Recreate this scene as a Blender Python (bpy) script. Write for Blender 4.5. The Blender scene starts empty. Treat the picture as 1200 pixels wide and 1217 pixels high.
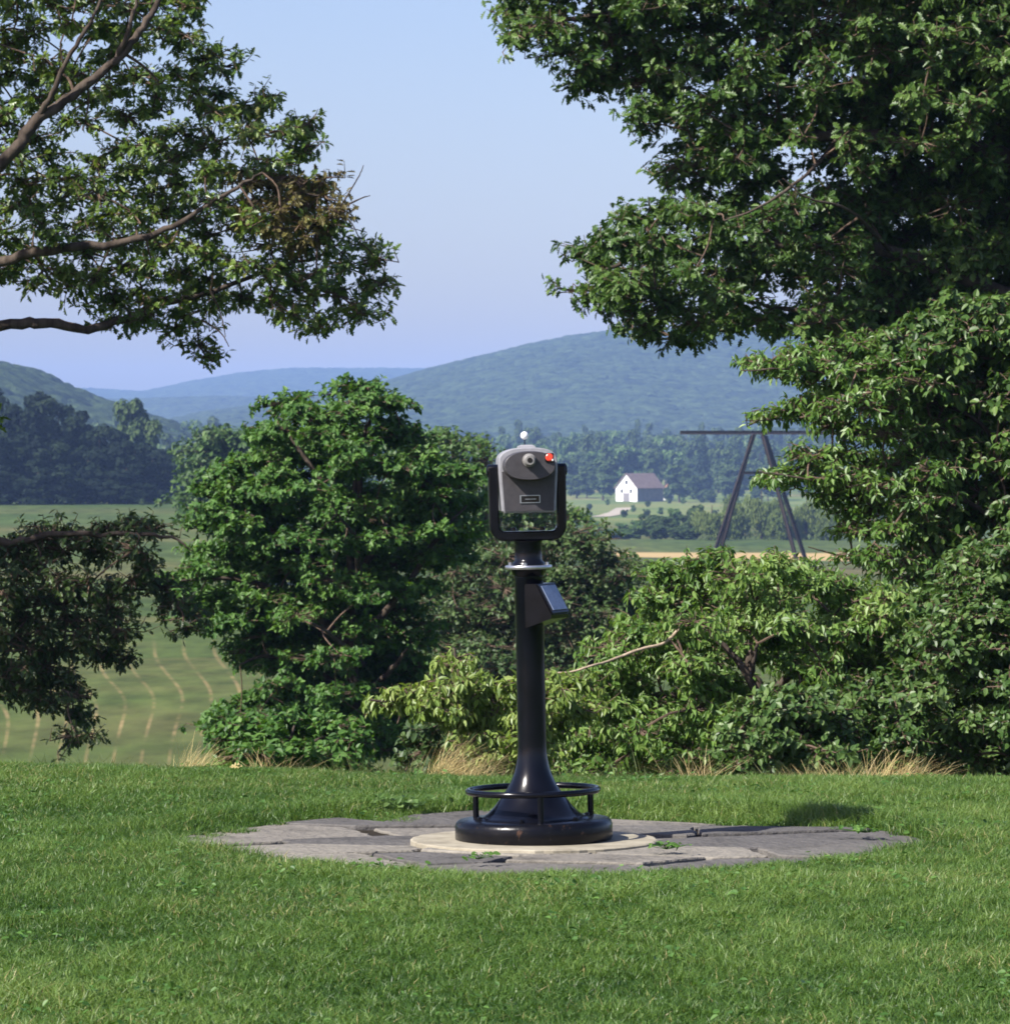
import bpy, math, random
import numpy as np
from mathutils import Vector

random.seed(7)
RNG = np.random.default_rng(11)
PI = math.pi
sc = bpy.context.scene
COL = sc.collection

# ------------------------------------------------------------------ camera numbers (photo pixels, 1200 x 1217)
F, CX, CY, HOR, EYE = 5292.0, 600.0, 608.5, 530.0, 1.6
TH = -math.atan((CY - HOR) / F)
_fw = np.array([0, math.cos(TH), math.sin(TH)])
_up = np.array([0, -math.sin(TH), math.cos(TH)])


def P(px, py, d):
    """point at depth d (metres along +Y) seen at photo pixel px, py"""
    v = _fw + np.array([1.0, 0, 0]) * ((px - CX) / F) + _up * ((CY - py) / F)
    v = v * (d / v[1])
    return np.array([v[0], v[1], v[2] + EYE])


def unit(a):
    return a / np.maximum(np.linalg.norm(a, axis=-1, keepdims=True), 1e-9)


def sstep(a, b, x):
    t = np.clip((x - a) / (b - a), 0, 1)
    return t * t * (3 - 2 * t)


def _hash(ix, iy, seed):
    n = (ix.astype(np.int64) * 374761393 + iy.astype(np.int64) * 668265263 + seed * 974634777) & 0x7FFFFFFF
    n = ((n ^ (n >> 13)) * 1274126177) & 0x7FFFFFFF
    return ((n ^ (n >> 16)) & 0xFFFFF) / float(0xFFFFF)


def vnoise(x, y, scale, seed=0):
    x = np.asarray(x, float) / scale
    y = np.asarray(y, float) / scale
    ix, iy = np.floor(x), np.floor(y)
    fx, fy = x - ix, y - iy
    fx, fy = fx * fx * (3 - 2 * fx), fy * fy * (3 - 2 * fy)
    a, b = _hash(ix, iy, seed), _hash(ix + 1, iy, seed)
    c, d = _hash(ix, iy + 1, seed), _hash(ix + 1, iy + 1, seed)
    return (a * (1 - fx) + b * fx) * (1 - fy) + (c * (1 - fx) + d * fx) * fy


def crowns(x, y, cell, seed):
    """height 0..1 of rounded tree tops packed on a jittered grid"""
    gx, gy = np.floor(x / cell), np.floor(y / cell)
    out = np.zeros_like(x)
    for i in (-1, 0, 1):
        for j in (-1, 0, 1):
            cx, cy = gx + i, gy + j
            px = (cx + 0.15 + 0.7 * _hash(cx, cy, seed)) * cell
            py = (cy + 0.15 + 0.7 * _hash(cx, cy, seed + 5)) * cell
            r = cell * (0.5 + 0.4 * _hash(cx, cy, seed + 9))
            hgt = 0.45 + 0.55 * _hash(cx, cy, seed + 13)
            q = 1 - ((x - px) ** 2 + (y - py) ** 2) / (r * r)
            out = np.maximum(out, np.sqrt(np.clip(q, 0, 1)) * hgt)
    return out


SUN = np.array([-.60, -.46, .655])
SUN = SUN / np.linalg.norm(SUN)


# ------------------------------------------------------------------ mesh helpers
class MB:
    def __init__(s):
        s.v, s.l, s.t, s.a, s.n = [], [], [], [], 0

    def add(s, verts, loops, totals, tint=None):
        verts = np.asarray(verts, float).reshape(-1, 3)
        totals = np.asarray(totals, np.int32).ravel()
        s.v.append(verts)
        s.l.append(np.asarray(loops, np.int64).ravel() + s.n)
        s.t.append(totals)
        s.a.append(np.full(len(totals), 0.5) if tint is None else np.asarray(tint, float).ravel())
        s.n += len(verts)

    def faces(s, verts, faces):
        s.add(verts, [i for f in faces for i in f], [len(f) for f in faces])

    def build(s, name, mat, parent=None, smooth=False, loc=None):
        v, l, t = np.concatenate(s.v), np.concatenate(s.l).astype(np.int32), np.concatenate(s.t)
        if loc is not None:
            v = v - np.asarray(loc)
        me = bpy.data.meshes.new(name)
        me.vertices.add(len(v))
        me.vertices.foreach_set('co', v.astype(np.float32).ravel())
        me.loops.add(len(l))
        me.loops.foreach_set('vertex_index', l)
        me.polygons.add(len(t))
        st = np.zeros(len(t), np.int32)
        st[1:] = np.cumsum(t)[:-1]
        me.polygons.foreach_set('loop_start', st)
        me.polygons.foreach_set('loop_total', t)
        me.update(calc_edges=True)
        at = me.attributes.new('tint', 'FLOAT', 'FACE')
        at.data.foreach_set('value', np.concatenate(s.a).astype(np.float32))
        me.polygons.foreach_set('use_smooth', np.full(len(t), bool(smooth)))
        me.validate()
        me.materials.append(mat)
        o = bpy.data.objects.new(name, me)
        COL.objects.link(o)
        if parent is not None:
            o.parent = parent
        elif loc is not None:
            o.location = loc
        return o

    # ---- shapes
    def tube(s, pts, rads, k=8, cap=True):
        pts = np.asarray(pts, float)
        n = len(pts)
        rads = np.broadcast_to(np.asarray(rads, float), (n,))
        tan = np.gradient(pts, axis=0)
        tan = unit(tan)
        ref = np.array([0.0, 0, 1]) if abs(tan[0][2]) < 0.9 else np.array([1.0, 0, 0])
        a = unit(np.cross(tan, ref))
        b = np.cross(tan, a)
        ang = np.arange(k) * 2 * PI / k
        ring = (np.cos(ang)[None, :, None] * a[:, None] + np.sin(ang)[None, :, None] * b[:, None])
        v = pts[:, None] + ring * rads[:, None, None]
        i = np.arange(n - 1)[:, None] * k
        j = np.arange(k)[None]
        j2 = (j + 1) % k
        q = np.stack([i + j, i + j2, i + k + j2, i + k + j], -1).reshape(-1, 4)
        fl = [list(map(int, f)) for f in q]
        if cap:
            s.faces(v[0], [list(range(k))[::-1]])
            s.faces(v[-1], [list(range(k))])
        s.faces(v.reshape(-1, 3), fl)

    def lathe(s, prof, k=48, c=(0, 0), closed=False):
        prof = np.asarray(prof, float)
        n = len(prof)
        ang = np.arange(k) * 2 * PI / k
        v = np.zeros((n, k, 3))
        v[:, :, 0] = c[0] + prof[:, 0:1] * np.cos(ang)
        v[:, :, 1] = c[1] + prof[:, 0:1] * np.sin(ang)
        v[:, :, 2] = prof[:, 1:2]
        fl = []
        for i in range(n if closed else n - 1):
            for j in range(k):
                i2 = (i + 1) % n
                fl.append([i * k + j, i * k + (j + 1) % k, i2 * k + (j + 1) % k, i2 * k + j])
        if not closed:
            s.faces(v[0], [list(range(k))[::-1]])
            s.faces(v[-1], [list(range(k))])
        s.faces(v.reshape(-1, 3), fl)

    def loft(s, rings):
        """closed rings with the same number of points; capped"""
        k = len(rings[0])
        fl = []
        for i in range(len(rings) - 1):
            for j in range(k):
                fl.append([i * k + j, i * k + (j + 1) % k, (i + 1) * k + (j + 1) % k, (i + 1) * k + j])
        fl.append(list(range(k))[::-1])
        fl.append([(len(rings) - 1) * k + j for j in range(k)])
        s.faces(np.concatenate([np.asarray(r, float) for r in rings]), fl)

    def box(s, c, size, ax=None, ay=None, az=None, bev=0.0):
        c = np.asarray(c, float)
        ax = np.array([1.0, 0, 0]) if ax is None else np.asarray(ax, float)
        ay = np.array([0, 1.0, 0]) if ay is None else np.asarray(ay, float)
        az = np.cross(ax, ay) if az is None else np.asarray(az, float)
        h = np.asarray(size, float) / 2
        if bev <= 0:
            v = [c + ax * h[0] * i + ay * h[1] * j + az * h[2] * k for k in (-1, 1) for (i, j) in ((-1, -1), (1, -1), (1, 1), (-1, 1))]
            s.faces(v, [[3, 2, 1, 0], [4, 5, 6, 7], [0, 1, 5, 4], [1, 2, 6, 5], [2, 3, 7, 6], [3, 0, 4, 7]])
        else:
            def ring(z, b):
                x, y = h[0], h[1]
                e = min(bev, x * 0.9, y * 0.9)
                pts = [(-x + e, -y + b), (x - e, -y + b), (x - b, -y + e), (x - b, y - e), (x - e, y - b), (-x + e, y - b), (-x + b, y - e), (-x + b, -y + e)]
                return [c + ax * p[0] + ay * p[1] + az * z for p in pts]
            s.loft([ring(-h[2], bev), ring(-h[2] + bev, 0), ring(h[2] - bev, 0), ring(h[2], bev)])

    def beam(s, a, b, w, hh):
        a, b = np.asarray(a, float), np.asarray(b, float)
        d = unit(b - a)
        side = unit(np.cross(d, [0, 0, 1.0])) if abs(d[2]) < 0.98 else np.array([1.0, 0, 0])
        upv = np.cross(side, d)
        L = np.linalg.norm(b - a)
        # I-beam: web and two flanges butted together
        c = (a + b) / 2
        s.box(c, (L, w * 0.25, hh * 0.76), d, side, upv)
        s.box(c + upv * hh * 0.44, (L, w, hh * 0.12), d, side, upv)
        s.box(c - upv * hh * 0.44, (L, w, hh * 0.12), d, side, upv)

    def prisms(s, A, B, ra, rb):
        """many thin three-sided twigs at once"""
        A, B = np.asarray(A, float), np.asarray(B, float)
        n = len(A)
        if n == 0:
            return
        d = unit(B - A)
        ref = np.where(np.abs(d[:, 2:3]) < 0.9, np.array([[0, 0, 1.0]]), np.array([[1.0, 0, 0]]))
        a = unit(np.cross(d, ref))
        b = np.cross(d, a)
        v = np.zeros((n, 6, 3))
        for j in range(3):
            o = a * math.cos(j * 2 * PI / 3) + b * math.sin(j * 2 * PI / 3)
            v[:, j] = A + o * np.reshape(ra, (-1, 1))
            v[:, 3 + j] = B + o * np.reshape(rb, (-1, 1))
        f = np.array([0, 1, 4, 3, 1, 2, 5, 4, 2, 0, 3, 5])
        loops = (np.arange(n)[:, None] * 6 + f[None]).ravel()
        s.add(v.reshape(-1, 3), loops, np.full(n * 3, 4))

    def leaves(s, tpl, pos, ax, nor, size, tint):
        tv, tl, tt = tpl
        n, k = len(pos), len(tv)
        nor = unit(nor - ax * np.sum(nor * ax, 1, keepdims=True))
        Y = np.cross(nor, ax)
        sz = np.reshape(size, (-1, 1, 1))
        v = pos[:, None] + sz * (tv[None, :, 0:1] * ax[:, None] + tv[None, :, 1:2] * Y[:, None] + tv[None, :, 2:3] * nor[:, None])
        loops = (np.arange(n)[:, None] * k + tl[None]).ravel()
        s.add(v.reshape(-1, 3), loops, np.tile(tt, n), np.repeat(tint, len(tt)))


def half_leaf(half, fold=0.25, droop=0.25):
    """leaf made of two halves folded along the midrib; half = outline from stem to tip"""
    half = np.asarray(half, float)
    n = len(half)
    L = np.stack([half[:, 0], half[:, 1], half[:, 1] * fold - droop * half[:, 0] ** 2], 1)
    R = L[1:-1] * np.array([1, -1, 1])
    v = np.concatenate([L, R])
    left = list(range(n))[::-1]
    right = [0] + [n + i for i in range(n - 2)] + [n - 1]
    return v, np.array(left + right), np.array([n, n])


OAK = half_leaf([(0, 0), (.18, .05), (.27, .20), (.38, .08), (.50, .34), (.60, .12), (.74, .30), (.82, .10), (.90, .14), (1.0, 0)], .3, .18)
MAPLE = half_leaf([(0, 0), (-.06, .26), (.16, .24), (.34, .52), (.46, .24), (.70, .24), (1.0, 0)], .25, .25)
OBLONG = half_leaf([(0, 0), (.2, .15), (.45, .21), (.72, .15), (1.0, 0)], .35, .30)
BROAD = half_leaf([(0, 0), (.15, .24), (.45, .34), (.75, .24), (1.0, 0)], .25, .22)
CLUMP = half_leaf([(0, 0), (.1, .36), (.4, .30), (.62, .52), (1.0, 0)], .2, .2)


def tag(o, label=None, cat=None, group=None, kind=None):
    if label:
        o['label'] = label
    if cat:
        o['category'] = cat
    if group:
        o['group'] = group
    if kind:
        o['kind'] = kind
    return o


def thing(name, label, cat, loc, group=None):
    o = bpy.data.objects.new(name, None)
    o.empty_display_size = 0.3
    COL.objects.link(o)
    o.location = tuple(float(c) for c in loc)
    return tag(o, label, cat, group)


def dup(root, loc, rz=0.0, scale=(1, 1, 1), label=None, group=None):
    r = root.copy()
    COL.objects.link(r)
    r.location = tuple(float(c) for c in loc)
    r.rotation_euler = (0, 0, rz)
    r.scale = scale
    if label:
        r['label'] = label
    if group:
        r['group'] = group
    for ch in root.children:
        c = ch.copy()
        COL.objects.link(c)
        c.parent = r
    return r


# ------------------------------------------------------------------ materials
def mat_new(name):
    m = bpy.data.materials.new(name)
    m.use_nodes = True
    nt = m.node_tree
    return m, nt, nt.nodes['Principled BSDF'], nt.nodes['Material Output']


def node(nt, typ, **kw):
    n = nt.nodes.new(typ)
    for k, v in kw.items():
        if k.startswith('i_'):
            key = k[2:]
            n.inputs[int(key) if key.isdigit() else key.replace('_', ' ')].default_value = v
        else:
            setattr(n, k, v)
    return n


def ramp(nt, stops, interp='LINEAR'):
    r = nt.nodes.new('ShaderNodeValToRGB')
    r.color_ramp.interpolation = interp
    e = r.color_ramp.elements
    while len(e) < len(stops):
        e.new(0.5)
    for el, (p, c) in zip(e, stops):
        el.position = p
        el.color = (c[0], c[1], c[2], 1)
    return r


def leaf_mat(name, dark, mid, light, trans=0.3, rough=0.42, spec=0.5, brown=None):
    m, nt, bs, out = mat_new(name)
    at = node(nt, 'ShaderNodeAttribute', attribute_name='tint')
    stops = [(0.0, dark), (0.5, mid), (0.92, light)]
    if brown:
        stops = [(0.0, dark), (0.5, mid), (0.90, light), (0.97, brown)]
    r = ramp(nt, stops)
    nt.links.new(at.outputs['Fac'], r.inputs['Fac'])
    nt.links.new(r.outputs['Color'], bs.inputs['Base Color'])
    bs.inputs['Roughness'].default_value = rough
    bs.inputs['Specular IOR Level'].default_value = spec
    tr = node(nt, 'ShaderNodeBsdfTranslucent')
    hs = node(nt, 'ShaderNodeHueSaturation', i_Hue=0.485, i_Saturation=1.15, i_Value=1.35)
    nt.links.new(r.outputs['Color'], hs.inputs['Color'])
    nt.links.new(hs.outputs['Color'], tr.inputs['Color'])
    mx = node(nt, 'ShaderNodeMixShader', i_Fac=trans)
    nt.links.new(bs.outputs[0], mx.inputs[1])
    nt.links.new(tr.outputs[0], mx.inputs[2])
    nt.links.new(mx.outputs[0], out.inputs['Surface'])
    return m


def noise_mat(name, stops, scale=8.0, detail=6, rough=0.8, spec=0.3, bump=0.0, bscale=None, metal=0.0, stretch=None, bdist=0.01):
    m, nt, bs, out = mat_new(name)
    tc = node(nt, 'ShaderNodeTexCoord')
    src = tc.outputs['Object']
    if stretch:
        mp = node(nt, 'ShaderNodeMapping')
        mp.inputs['Scale'].default_value = stretch
        nt.links.new(src, mp.inputs['Vector'])
        src = mp.outputs['Vector']
    nz = node(nt, 'ShaderNodeTexNoise', i_Scale=scale, i_Detail=detail, i_Roughness=0.6)
    nt.links.new(src, nz.inputs['Vector'])
    r = ramp(nt, stops)
    nt.links.new(nz.outputs['Fac'], r.inputs['Fac'])
    nt.links.new(r.outputs['Color'], bs.inputs['Base Color'])
    bs.inputs['Roughness'].default_value = rough
    bs.inputs['Specular IOR Level'].default_value = spec
    bs.inputs['Metallic'].default_value = metal
    if bump:
        n2 = node(nt, 'ShaderNodeTexNoise', i_Scale=bscale or scale * 3, i_Detail=5)
        nt.links.new(src, n2.inputs['Vector'])
        b = node(nt, 'ShaderNodeBump', i_Strength=bump, i_Distance=bdist)
        nt.links.new(n2.outputs['Fac'], b.inputs['Height'])
        nt.links.new(b.outputs['Normal'], bs.inputs['Normal'])
    return m


M_bark = noise_mat('bark', [(.3, (.025, .018, .014)), (.7, (.10, .078, .062))], 14, 6, .9, .2, .6, 40, stretch=(1, 1, .25))
M_bark_light = noise_mat('pale_bark', [(.3, (.22, .17, .12)), (.7, (.46, .36, .26))], 20, 5, .85, .2, .4)
M_twig = noise_mat('twig_bark', [(.3, (.05, .035, .025)), (.7, (.16, .11, .08))], 30, 4, .9, .2)
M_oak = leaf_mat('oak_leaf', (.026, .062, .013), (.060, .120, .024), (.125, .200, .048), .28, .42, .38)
M_oak_left = leaf_mat('pin_oak_leaf', (.036, .076, .014), (.095, .165, .026), (.200, .275, .055), .32, .38, .55, (.18, .11, .04))
M_oak_low = leaf_mat('shaded_oak_leaf', (.018, .040, .010), (.036, .068, .016), (.070, .105, .026), .22, .45, .4, (.11, .075, .03))  # olive leaf, colour also darkened for the shade on the low bough
M_oak_brown = leaf_mat('browned_oak_leaf', (.050, .040, .016), (.100, .085, .026), (.150, .140, .040), .25, .55, .3, (.20, .13, .06))
M_maple = leaf_mat('maple_leaf', (.024, .072, .013), (.062, .145, .026), (.120, .225, .046), .3, .5, .35)
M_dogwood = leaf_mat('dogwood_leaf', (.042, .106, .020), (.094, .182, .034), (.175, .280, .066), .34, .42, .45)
M_cherry = leaf_mat('cherry_leaf', (.050, .115, .022), (.118, .215, .042), (.220, .320, .085), .36, .45, .4)
M_bush = leaf_mat('bush_leaf', (.028, .068, .015), (.066, .128, .028), (.130, .200, .058), .28, .45, .4)
M_sapling = leaf_mat('sapling_leaf', (.090, .155, .030), (.180, .265, .055), (.290, .365, .110), .38, .42, .4)
M_mid = leaf_mat('mid_tree_leaf', (.024, .052, .015), (.052, .095, .026), (.095, .145, .042), .24, .5, .35)
M_midgreen = leaf_mat('ridge_tree_leaf', (.026, .062, .015), (.058, .118, .026), (.110, .175, .044), .22, .5, .35)
M_far = leaf_mat('far_tree_leaf', (.020, .040, .012), (.040, .072, .020), (.070, .110, .030), .15, .6, .2)
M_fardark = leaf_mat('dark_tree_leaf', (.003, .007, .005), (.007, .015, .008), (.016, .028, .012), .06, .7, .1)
M_farlight = leaf_mat('light_tree_leaf', (.030, .068, .016), (.056, .110, .026), (.090, .155, .040), .2, .55, .3)
M_willow = leaf_mat('willow_leaf', (.060, .095, .022), (.115, .160, .042), (.180, .225, .065), .25, .55, .25)
M_conifer = leaf_mat('conifer_leaf', (.010, .024, .014), (.020, .040, .022), (.034, .058, .030), .05, .7, .15)
M_grass = leaf_mat('lawn_blade', (.028, .074, .010), (.082, .160, .028), (.172, .255, .062), .32, .45, .4, (.34, .29, .13))
M_rough = leaf_mat('rough_grass_blade', (.040, .070, .018), (.080, .110, .030), (.170, .160, .060), .3, .55, .3, (.36, .27, .12))
M_straw = leaf_mat('straw', (.34, .27, .11), (.52, .42, .19), (.68, .57, .30), .3, .6, .3)

M_iron = noise_mat('black_enamel', [(.35, (.0016, .0018, .0035)), (.70, (.004, .0044, .008)), (.78, (.030, .026, .024))], 14, 9, .19, .28, .12, 60, bdist=.002)
M_iron_worn = noise_mat('black_enamel_worn', [(.36, (.002, .002, .004)), (.62, (.005, .005, .006)), (.70, (.05, .026, .016)), (.82, (.11, .07, .045))], 26, 9, .26, .25, .3, 70, bdist=.003)
M_shell = noise_mat('silver_grey_paint', [(.3, (.20, .20, .215)), (.7, (.29, .29, .31))], 30, 4, .38, .5, .05, 160, bdist=.001)
M_face = noise_mat('dark_grey_paint', [(.3, (.036, .033, .037)), (.7, (.054, .050, .055))], 40, 4, .45, .45, .06, 200, bdist=.001)
M_steel = noise_mat('brushed_steel', [(.3, (.42, .42, .44)), (.7, (.62, .62, .64))], 30, 4, .3, .5, metal=.9)
M_white = noise_mat('white_enamel', [(.3, (.82, .82, .82)), (.7, (.9, .9, .9))], 20, 3, .2, .6)
M_black = noise_mat('black_glass', [(.3, (.004, .004, .005)), (.7, (.008, .008, .010))], 20, 2, .12, .6)
M_red = noise_mat('red_plastic', [(.3, (.62, .035, .018)), (.7, (.80, .075, .035))], 60, 3, .3, .6)
M_plate = noise_mat('grey_blue_plate', [(.3, (.13, .16, .24)), (.7, (.20, .24, .34))], 50, 6, .25, .6)
M_stones = [noise_mat('flagstone', [(.28, tuple(a * .55 for a in c_)), (.46, tuple(a * .95 for a in c_)), (.58, tuple(a * 1.05 for a in c_)), (.75, tuple(a * 1.4 for a in c_))], 4.2, 12, .88, .2, .9, 22, bdist=.02)
            for c_ in ((.175, .160, .138), (.122, .114, .104), (.098, .092, .087), (.205, .188, .160))]
M_concrete = noise_mat('concrete', [(.28, (.17, .150, .112)), (.5, (.30, .270, .205)), (.75, (.38, .345, .268))], 7, 11, .9, .2, .4, 50, bdist=.006)
M_barnwhite = noise_mat('white_boards', [(.3, (.72, .72, .72)), (.7, (.82, .82, .82))], .6, 4, .8, .3)
M_barnside = noise_mat('dark_boards', [(.3, (.16, .15, .16)), (.7, (.24, .22, .23))], .8, 5, .85, .2)  # dark door colour; on the side wall the grey stands in for shade
M_roof = noise_mat('brown_shingles', [(.3, (.13, .095, .085)), (.7, (.20, .15, .135))], .9, 7, .85, .2)
M_pane = noise_mat('dark_window', [(.3, (.02, .022, .026)), (.7, (.04, .042, .05))], 2, 2, .2, .6)
M_rust = noise_mat('brown_steel', [(.3, (.012, .008, .006)), (.7, (.028, .017, .013))], 1.2, 6, .75, .3)


# ------------------------------------------------------------------ terrain
def H(x, y):
    x, y = np.asarray(x, float), np.asarray(y, float)
    yc = 21.45 - 0.14 * np.clip(x, -8, 8)
    t = y - yc
    near = np.interp(t, [-100, -1.2, 0, .7, 2, 4, 8, 14, 26, 45, 85, 130], [0, 0, -.012, -.055, -.30, -.85, -1.9, -3.2, -5.4, -7.4, -9.2, -9.8])
    lawn = (vnoise(x, y, 1.3, 3) - .5) * .035 + (vnoise(x, y, 3.7, 4) - .5) * .05
    near = near + lawn * sstep(0, 14, y) * (1 - sstep(.0, 3, np.abs(np.hypot(x - .16, y - 18.1)) * 0 + 0)) * sstep(1.35, 2.1, np.hypot(x - .16, y - 18.05))
    near = near - .035 * (1 - sstep(1.25, 1.62, np.hypot((x - .16) * .93, (y - 18.05) * 1.02)))
    left = np.interp(y, [130, 300, 450, 660, 720, 1000, 1500, 2500, 9000], [-9.6, -8.6, -7.9, -7.2, -8.5, -13, -13, -8, -8])
    right = np.interp(y, [130, 300, 450, 620, 1000, 1400, 1700, 2300, 9000], [-10.4, -11.6, -12.0, -12.6, -14.2, -15.6, -13.5, -9, -9])
    px = CX + F * x / np.maximum(y, 60)
    w = sstep(380, 660, px)
    far = left * (1 - w) + right * w
    far = far + (vnoise(x, y, 60, 8) - .5) * 1.2 * sstep(120, 250, y)
    k = sstep(95, 150, y)
    return near * (1 - k) + far * k


def h1(x, y):
    return float(H(np.array([x]), np.array([y]))[0])


ys = np.concatenate([np.linspace(-40, 8, 25), np.linspace(8.5, 27, 150), np.geomspace(27.3, 7400, 420)])
us = np.concatenate([np.linspace(-1, -.16, 40), np.linspace(-.155, .155, 260), np.linspace(.16, 1, 40)])
Yg, Ug = np.meshgrid(ys, us, indexing='ij')
Xg = Ug * (24 + .52 * np.maximum(Yg, 0))
Zg = H(Xg, Yg)
n0, n1 = Yg.shape
ii = np.arange(n0 - 1)[:, None] * n1 + np.arange(n1 - 1)[None]
quads = np.stack([ii, ii + 1, ii + 1 + n1, ii + n1], -1).reshape(-1, 4)
gm = MB()
gm.add(np.stack([Xg, Yg, Zg], -1).reshape(-1, 3), quads.ravel(), np.full(len(quads), 4))


def ground_mat():
    m, nt, bs, out = mat_new('ground_cover')
    L = nt.links.new
    geo = node(nt, 'ShaderNodeNewGeometry')
    sp = node(nt, 'ShaderNodeSeparateXYZ')
    L(geo.outputs['Position'], sp.inputs[0])
    X, Y = sp.outputs['X'], sp.outputs['Y']

    def mth(op, a, b=None, c=None, clamp=False):
        n = nt.nodes.new('ShaderNodeMath')
        n.operation = op
        n.use_clamp = clamp
        for i, v in enumerate((a, b, c)):
            if v is None:
                continue
            if isinstance(v, (int, float)):
                n.inputs[i].default_value = v
            else:
                L(v, n.inputs[i])
        return n.outputs[0]

    def mr(v, a, b):
        n = nt.nodes.new('ShaderNodeMapRange')
        n.interpolation_type = 'SMOOTHSTEP'
        L(v, n.inputs['Value'])
        n.inputs['From Min'].default_value = a
        n.inputs['From Max'].default_value = b
        return n.outputs[0]

    def mix(f, a, b):
        n = nt.nodes.new('ShaderNodeMix')
        n.data_type = 'RGBA'
        L(f, n.inputs[0])
        for i, v in ((6, a), (7, b)):
            if isinstance(v, tuple):
                n.inputs[i].default_value = (*v, 1)
            else:
                L(v, n.inputs[i])
        return n.outputs[2]

    def noise(scale, detail=5, sx=1, sy=1):
        mp = node(nt, 'ShaderNodeMapping')
        mp.inputs['Scale'].default_value = (sx, sy, 1)
        L(geo.outputs['Position'], mp.inputs['Vector'])
        n = node(nt, 'ShaderNodeTexNoise', i_Scale=scale, i_Detail=detail, i_Roughness=.62)
        L(mp.outputs[0], n.inputs['Vector'])
        return n.outputs['Fac']

    # lawn soil and thatch under the blades
    lawn = ramp(nt, [(.3, (.030, .060, .014)), (.6, (.055, .095, .022)), (.8, (.095, .105, .035))])
    L(noise(14, 6), lawn.inputs['Fac'])
    # meadow in the valley
    mead = ramp(nt, [(.34, (.040, .074, .018)), (.53, (.068, .098, .027)), (.71, (.128, .112, .050))])
    L(noise(.022, 8, 1, .5), mead.inputs['Fac'])
    col = mead.outputs['Color']
    # windrows of dry hay on the near slope of the field: run away from the viewer
    wob = mth('MULTIPLY', mth('SUBTRACT', noise(.03, 2, .6, .2), .5), 8.0)
    xs = mth('ADD', mth('MULTIPLY', mth('DIVIDE', X, Y), 175.0), wob)
    saw = mth('PINGPONG', mth('ADD', xs, mth('MULTIPLY', Y, .004)), .60)
    line = mth('SUBTRACT', 1.0, mr(saw, .02, .13))
    zone = mth('MULTIPLY', mr(Y, 145, 165), mth('SUBTRACT', 1.0, mr(Y, 205, 262)))
    zone = mth('MULTIPLY', zone, mth('SUBTRACT', 1.0, mr(X, -9.5, -7.5)))
    patch = mr(noise(.16, 6), .38, .66)
    f1 = mth('MULTIPLY', mth('MULTIPLY', line, zone), mth('MULTIPLY', patch, .85))
    col = mix(f1, col, (.26, .20, .10))
    # mown bands across the field
    band = mr(noise(.022, 4, .3, 1.6), .50, .64)
    f2 = mth('MULTIPLY', band, mth('MULTIPLY', mr(Y, 170, 215), mth('SUBTRACT', .5, mr(Y, 520, 760))), clamp=True)
    col = mix(f2, col, (.135, .122, .052))
    fine = ramp(nt, [(.3, (.55, .55, .5)), (.7, (1.35, 1.3, 1.2))])
    L(noise(.45, 8, 1, .35), fine.inputs['Fac'])
    mm = nt.nodes.new('ShaderNodeMix')
    mm.data_type, mm.blend_type = 'RGBA', 'MULTIPLY'
    mm.inputs[0].default_value = 1
    L(col, mm.inputs[6])
    L(fine.outputs['Color'], mm.inputs[7])
    col = mm.outputs[2]
    # ripe strip far out on the valley floor
    yj = mth('ADD', Y, mth('MULTIPLY', mth('SUBTRACT', noise(.03, 3), .5), 26))
    strip = mth('MULTIPLY', mr(yj, 548, 556), mth('SUBTRACT', 1.0, mr(yj, 604, 612)))
    strip = mth('MULTIPLY', strip, mr(X, -40, -30))
    col = mix(strip, col, (.40, .29, .135))
    barnm = mr(Y, 800, 950)
    rough_m = ramp(nt, [(.35, (.070, .115, .030)), (.5, (.125, .165, .046)), (.68, (.190, .180, .070))])
    L(noise(.035, 8, 1, .5), rough_m.inputs['Fac'])
    col = mix(barnm, col, rough_m.outputs['Color'])
    near = mr(Y, 27, 60)
    col = mix(near, lawn.outputs['Color'], col)
    L(col, bs.inputs['Base Color'])
    bs.inputs['Roughness'].default_value = .95
    bs.inputs['Specular IOR Level'].default_value = .1
    bp = node(nt, 'ShaderNodeBump', i_Strength=.6, i_Distance=.05)
    L(noise(9, 6), bp.inputs['Height'])
    L(bp.outputs[0], bs.inputs['Normal'])
    return m


ground = tag(gm.build('ground', ground_mat(), smooth=True), kind='structure')

# dirt track below the barn
tr = MB()
tp = [(742, 601), (733, 606), (724, 611), (712, 616)]
dd = [1180, 1080, 1010, 960]
lv, rv = [], []
for (px, py), d in zip(tp, dd):
    c = P(px, py, d)
    for off, lst in ((-2.2, lv), (2.2, rv)):
        x = c[0] + off
        lst.append((x, d + off * 1.2, h1(x, d + off * 1.2) + .12))
vv = lv + rv
tr.faces(vv, [[i, i + len(lv), i + len(lv) + 1, i + 1] for i in range(len(lv) - 1)])
tag(tr.build('track', noise_mat('pale_dirt', [(.3, (.30, .25, .18)), (.7, (.42, .38, .32))], .3, 5, .95, .1)), kind='structure')


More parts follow.
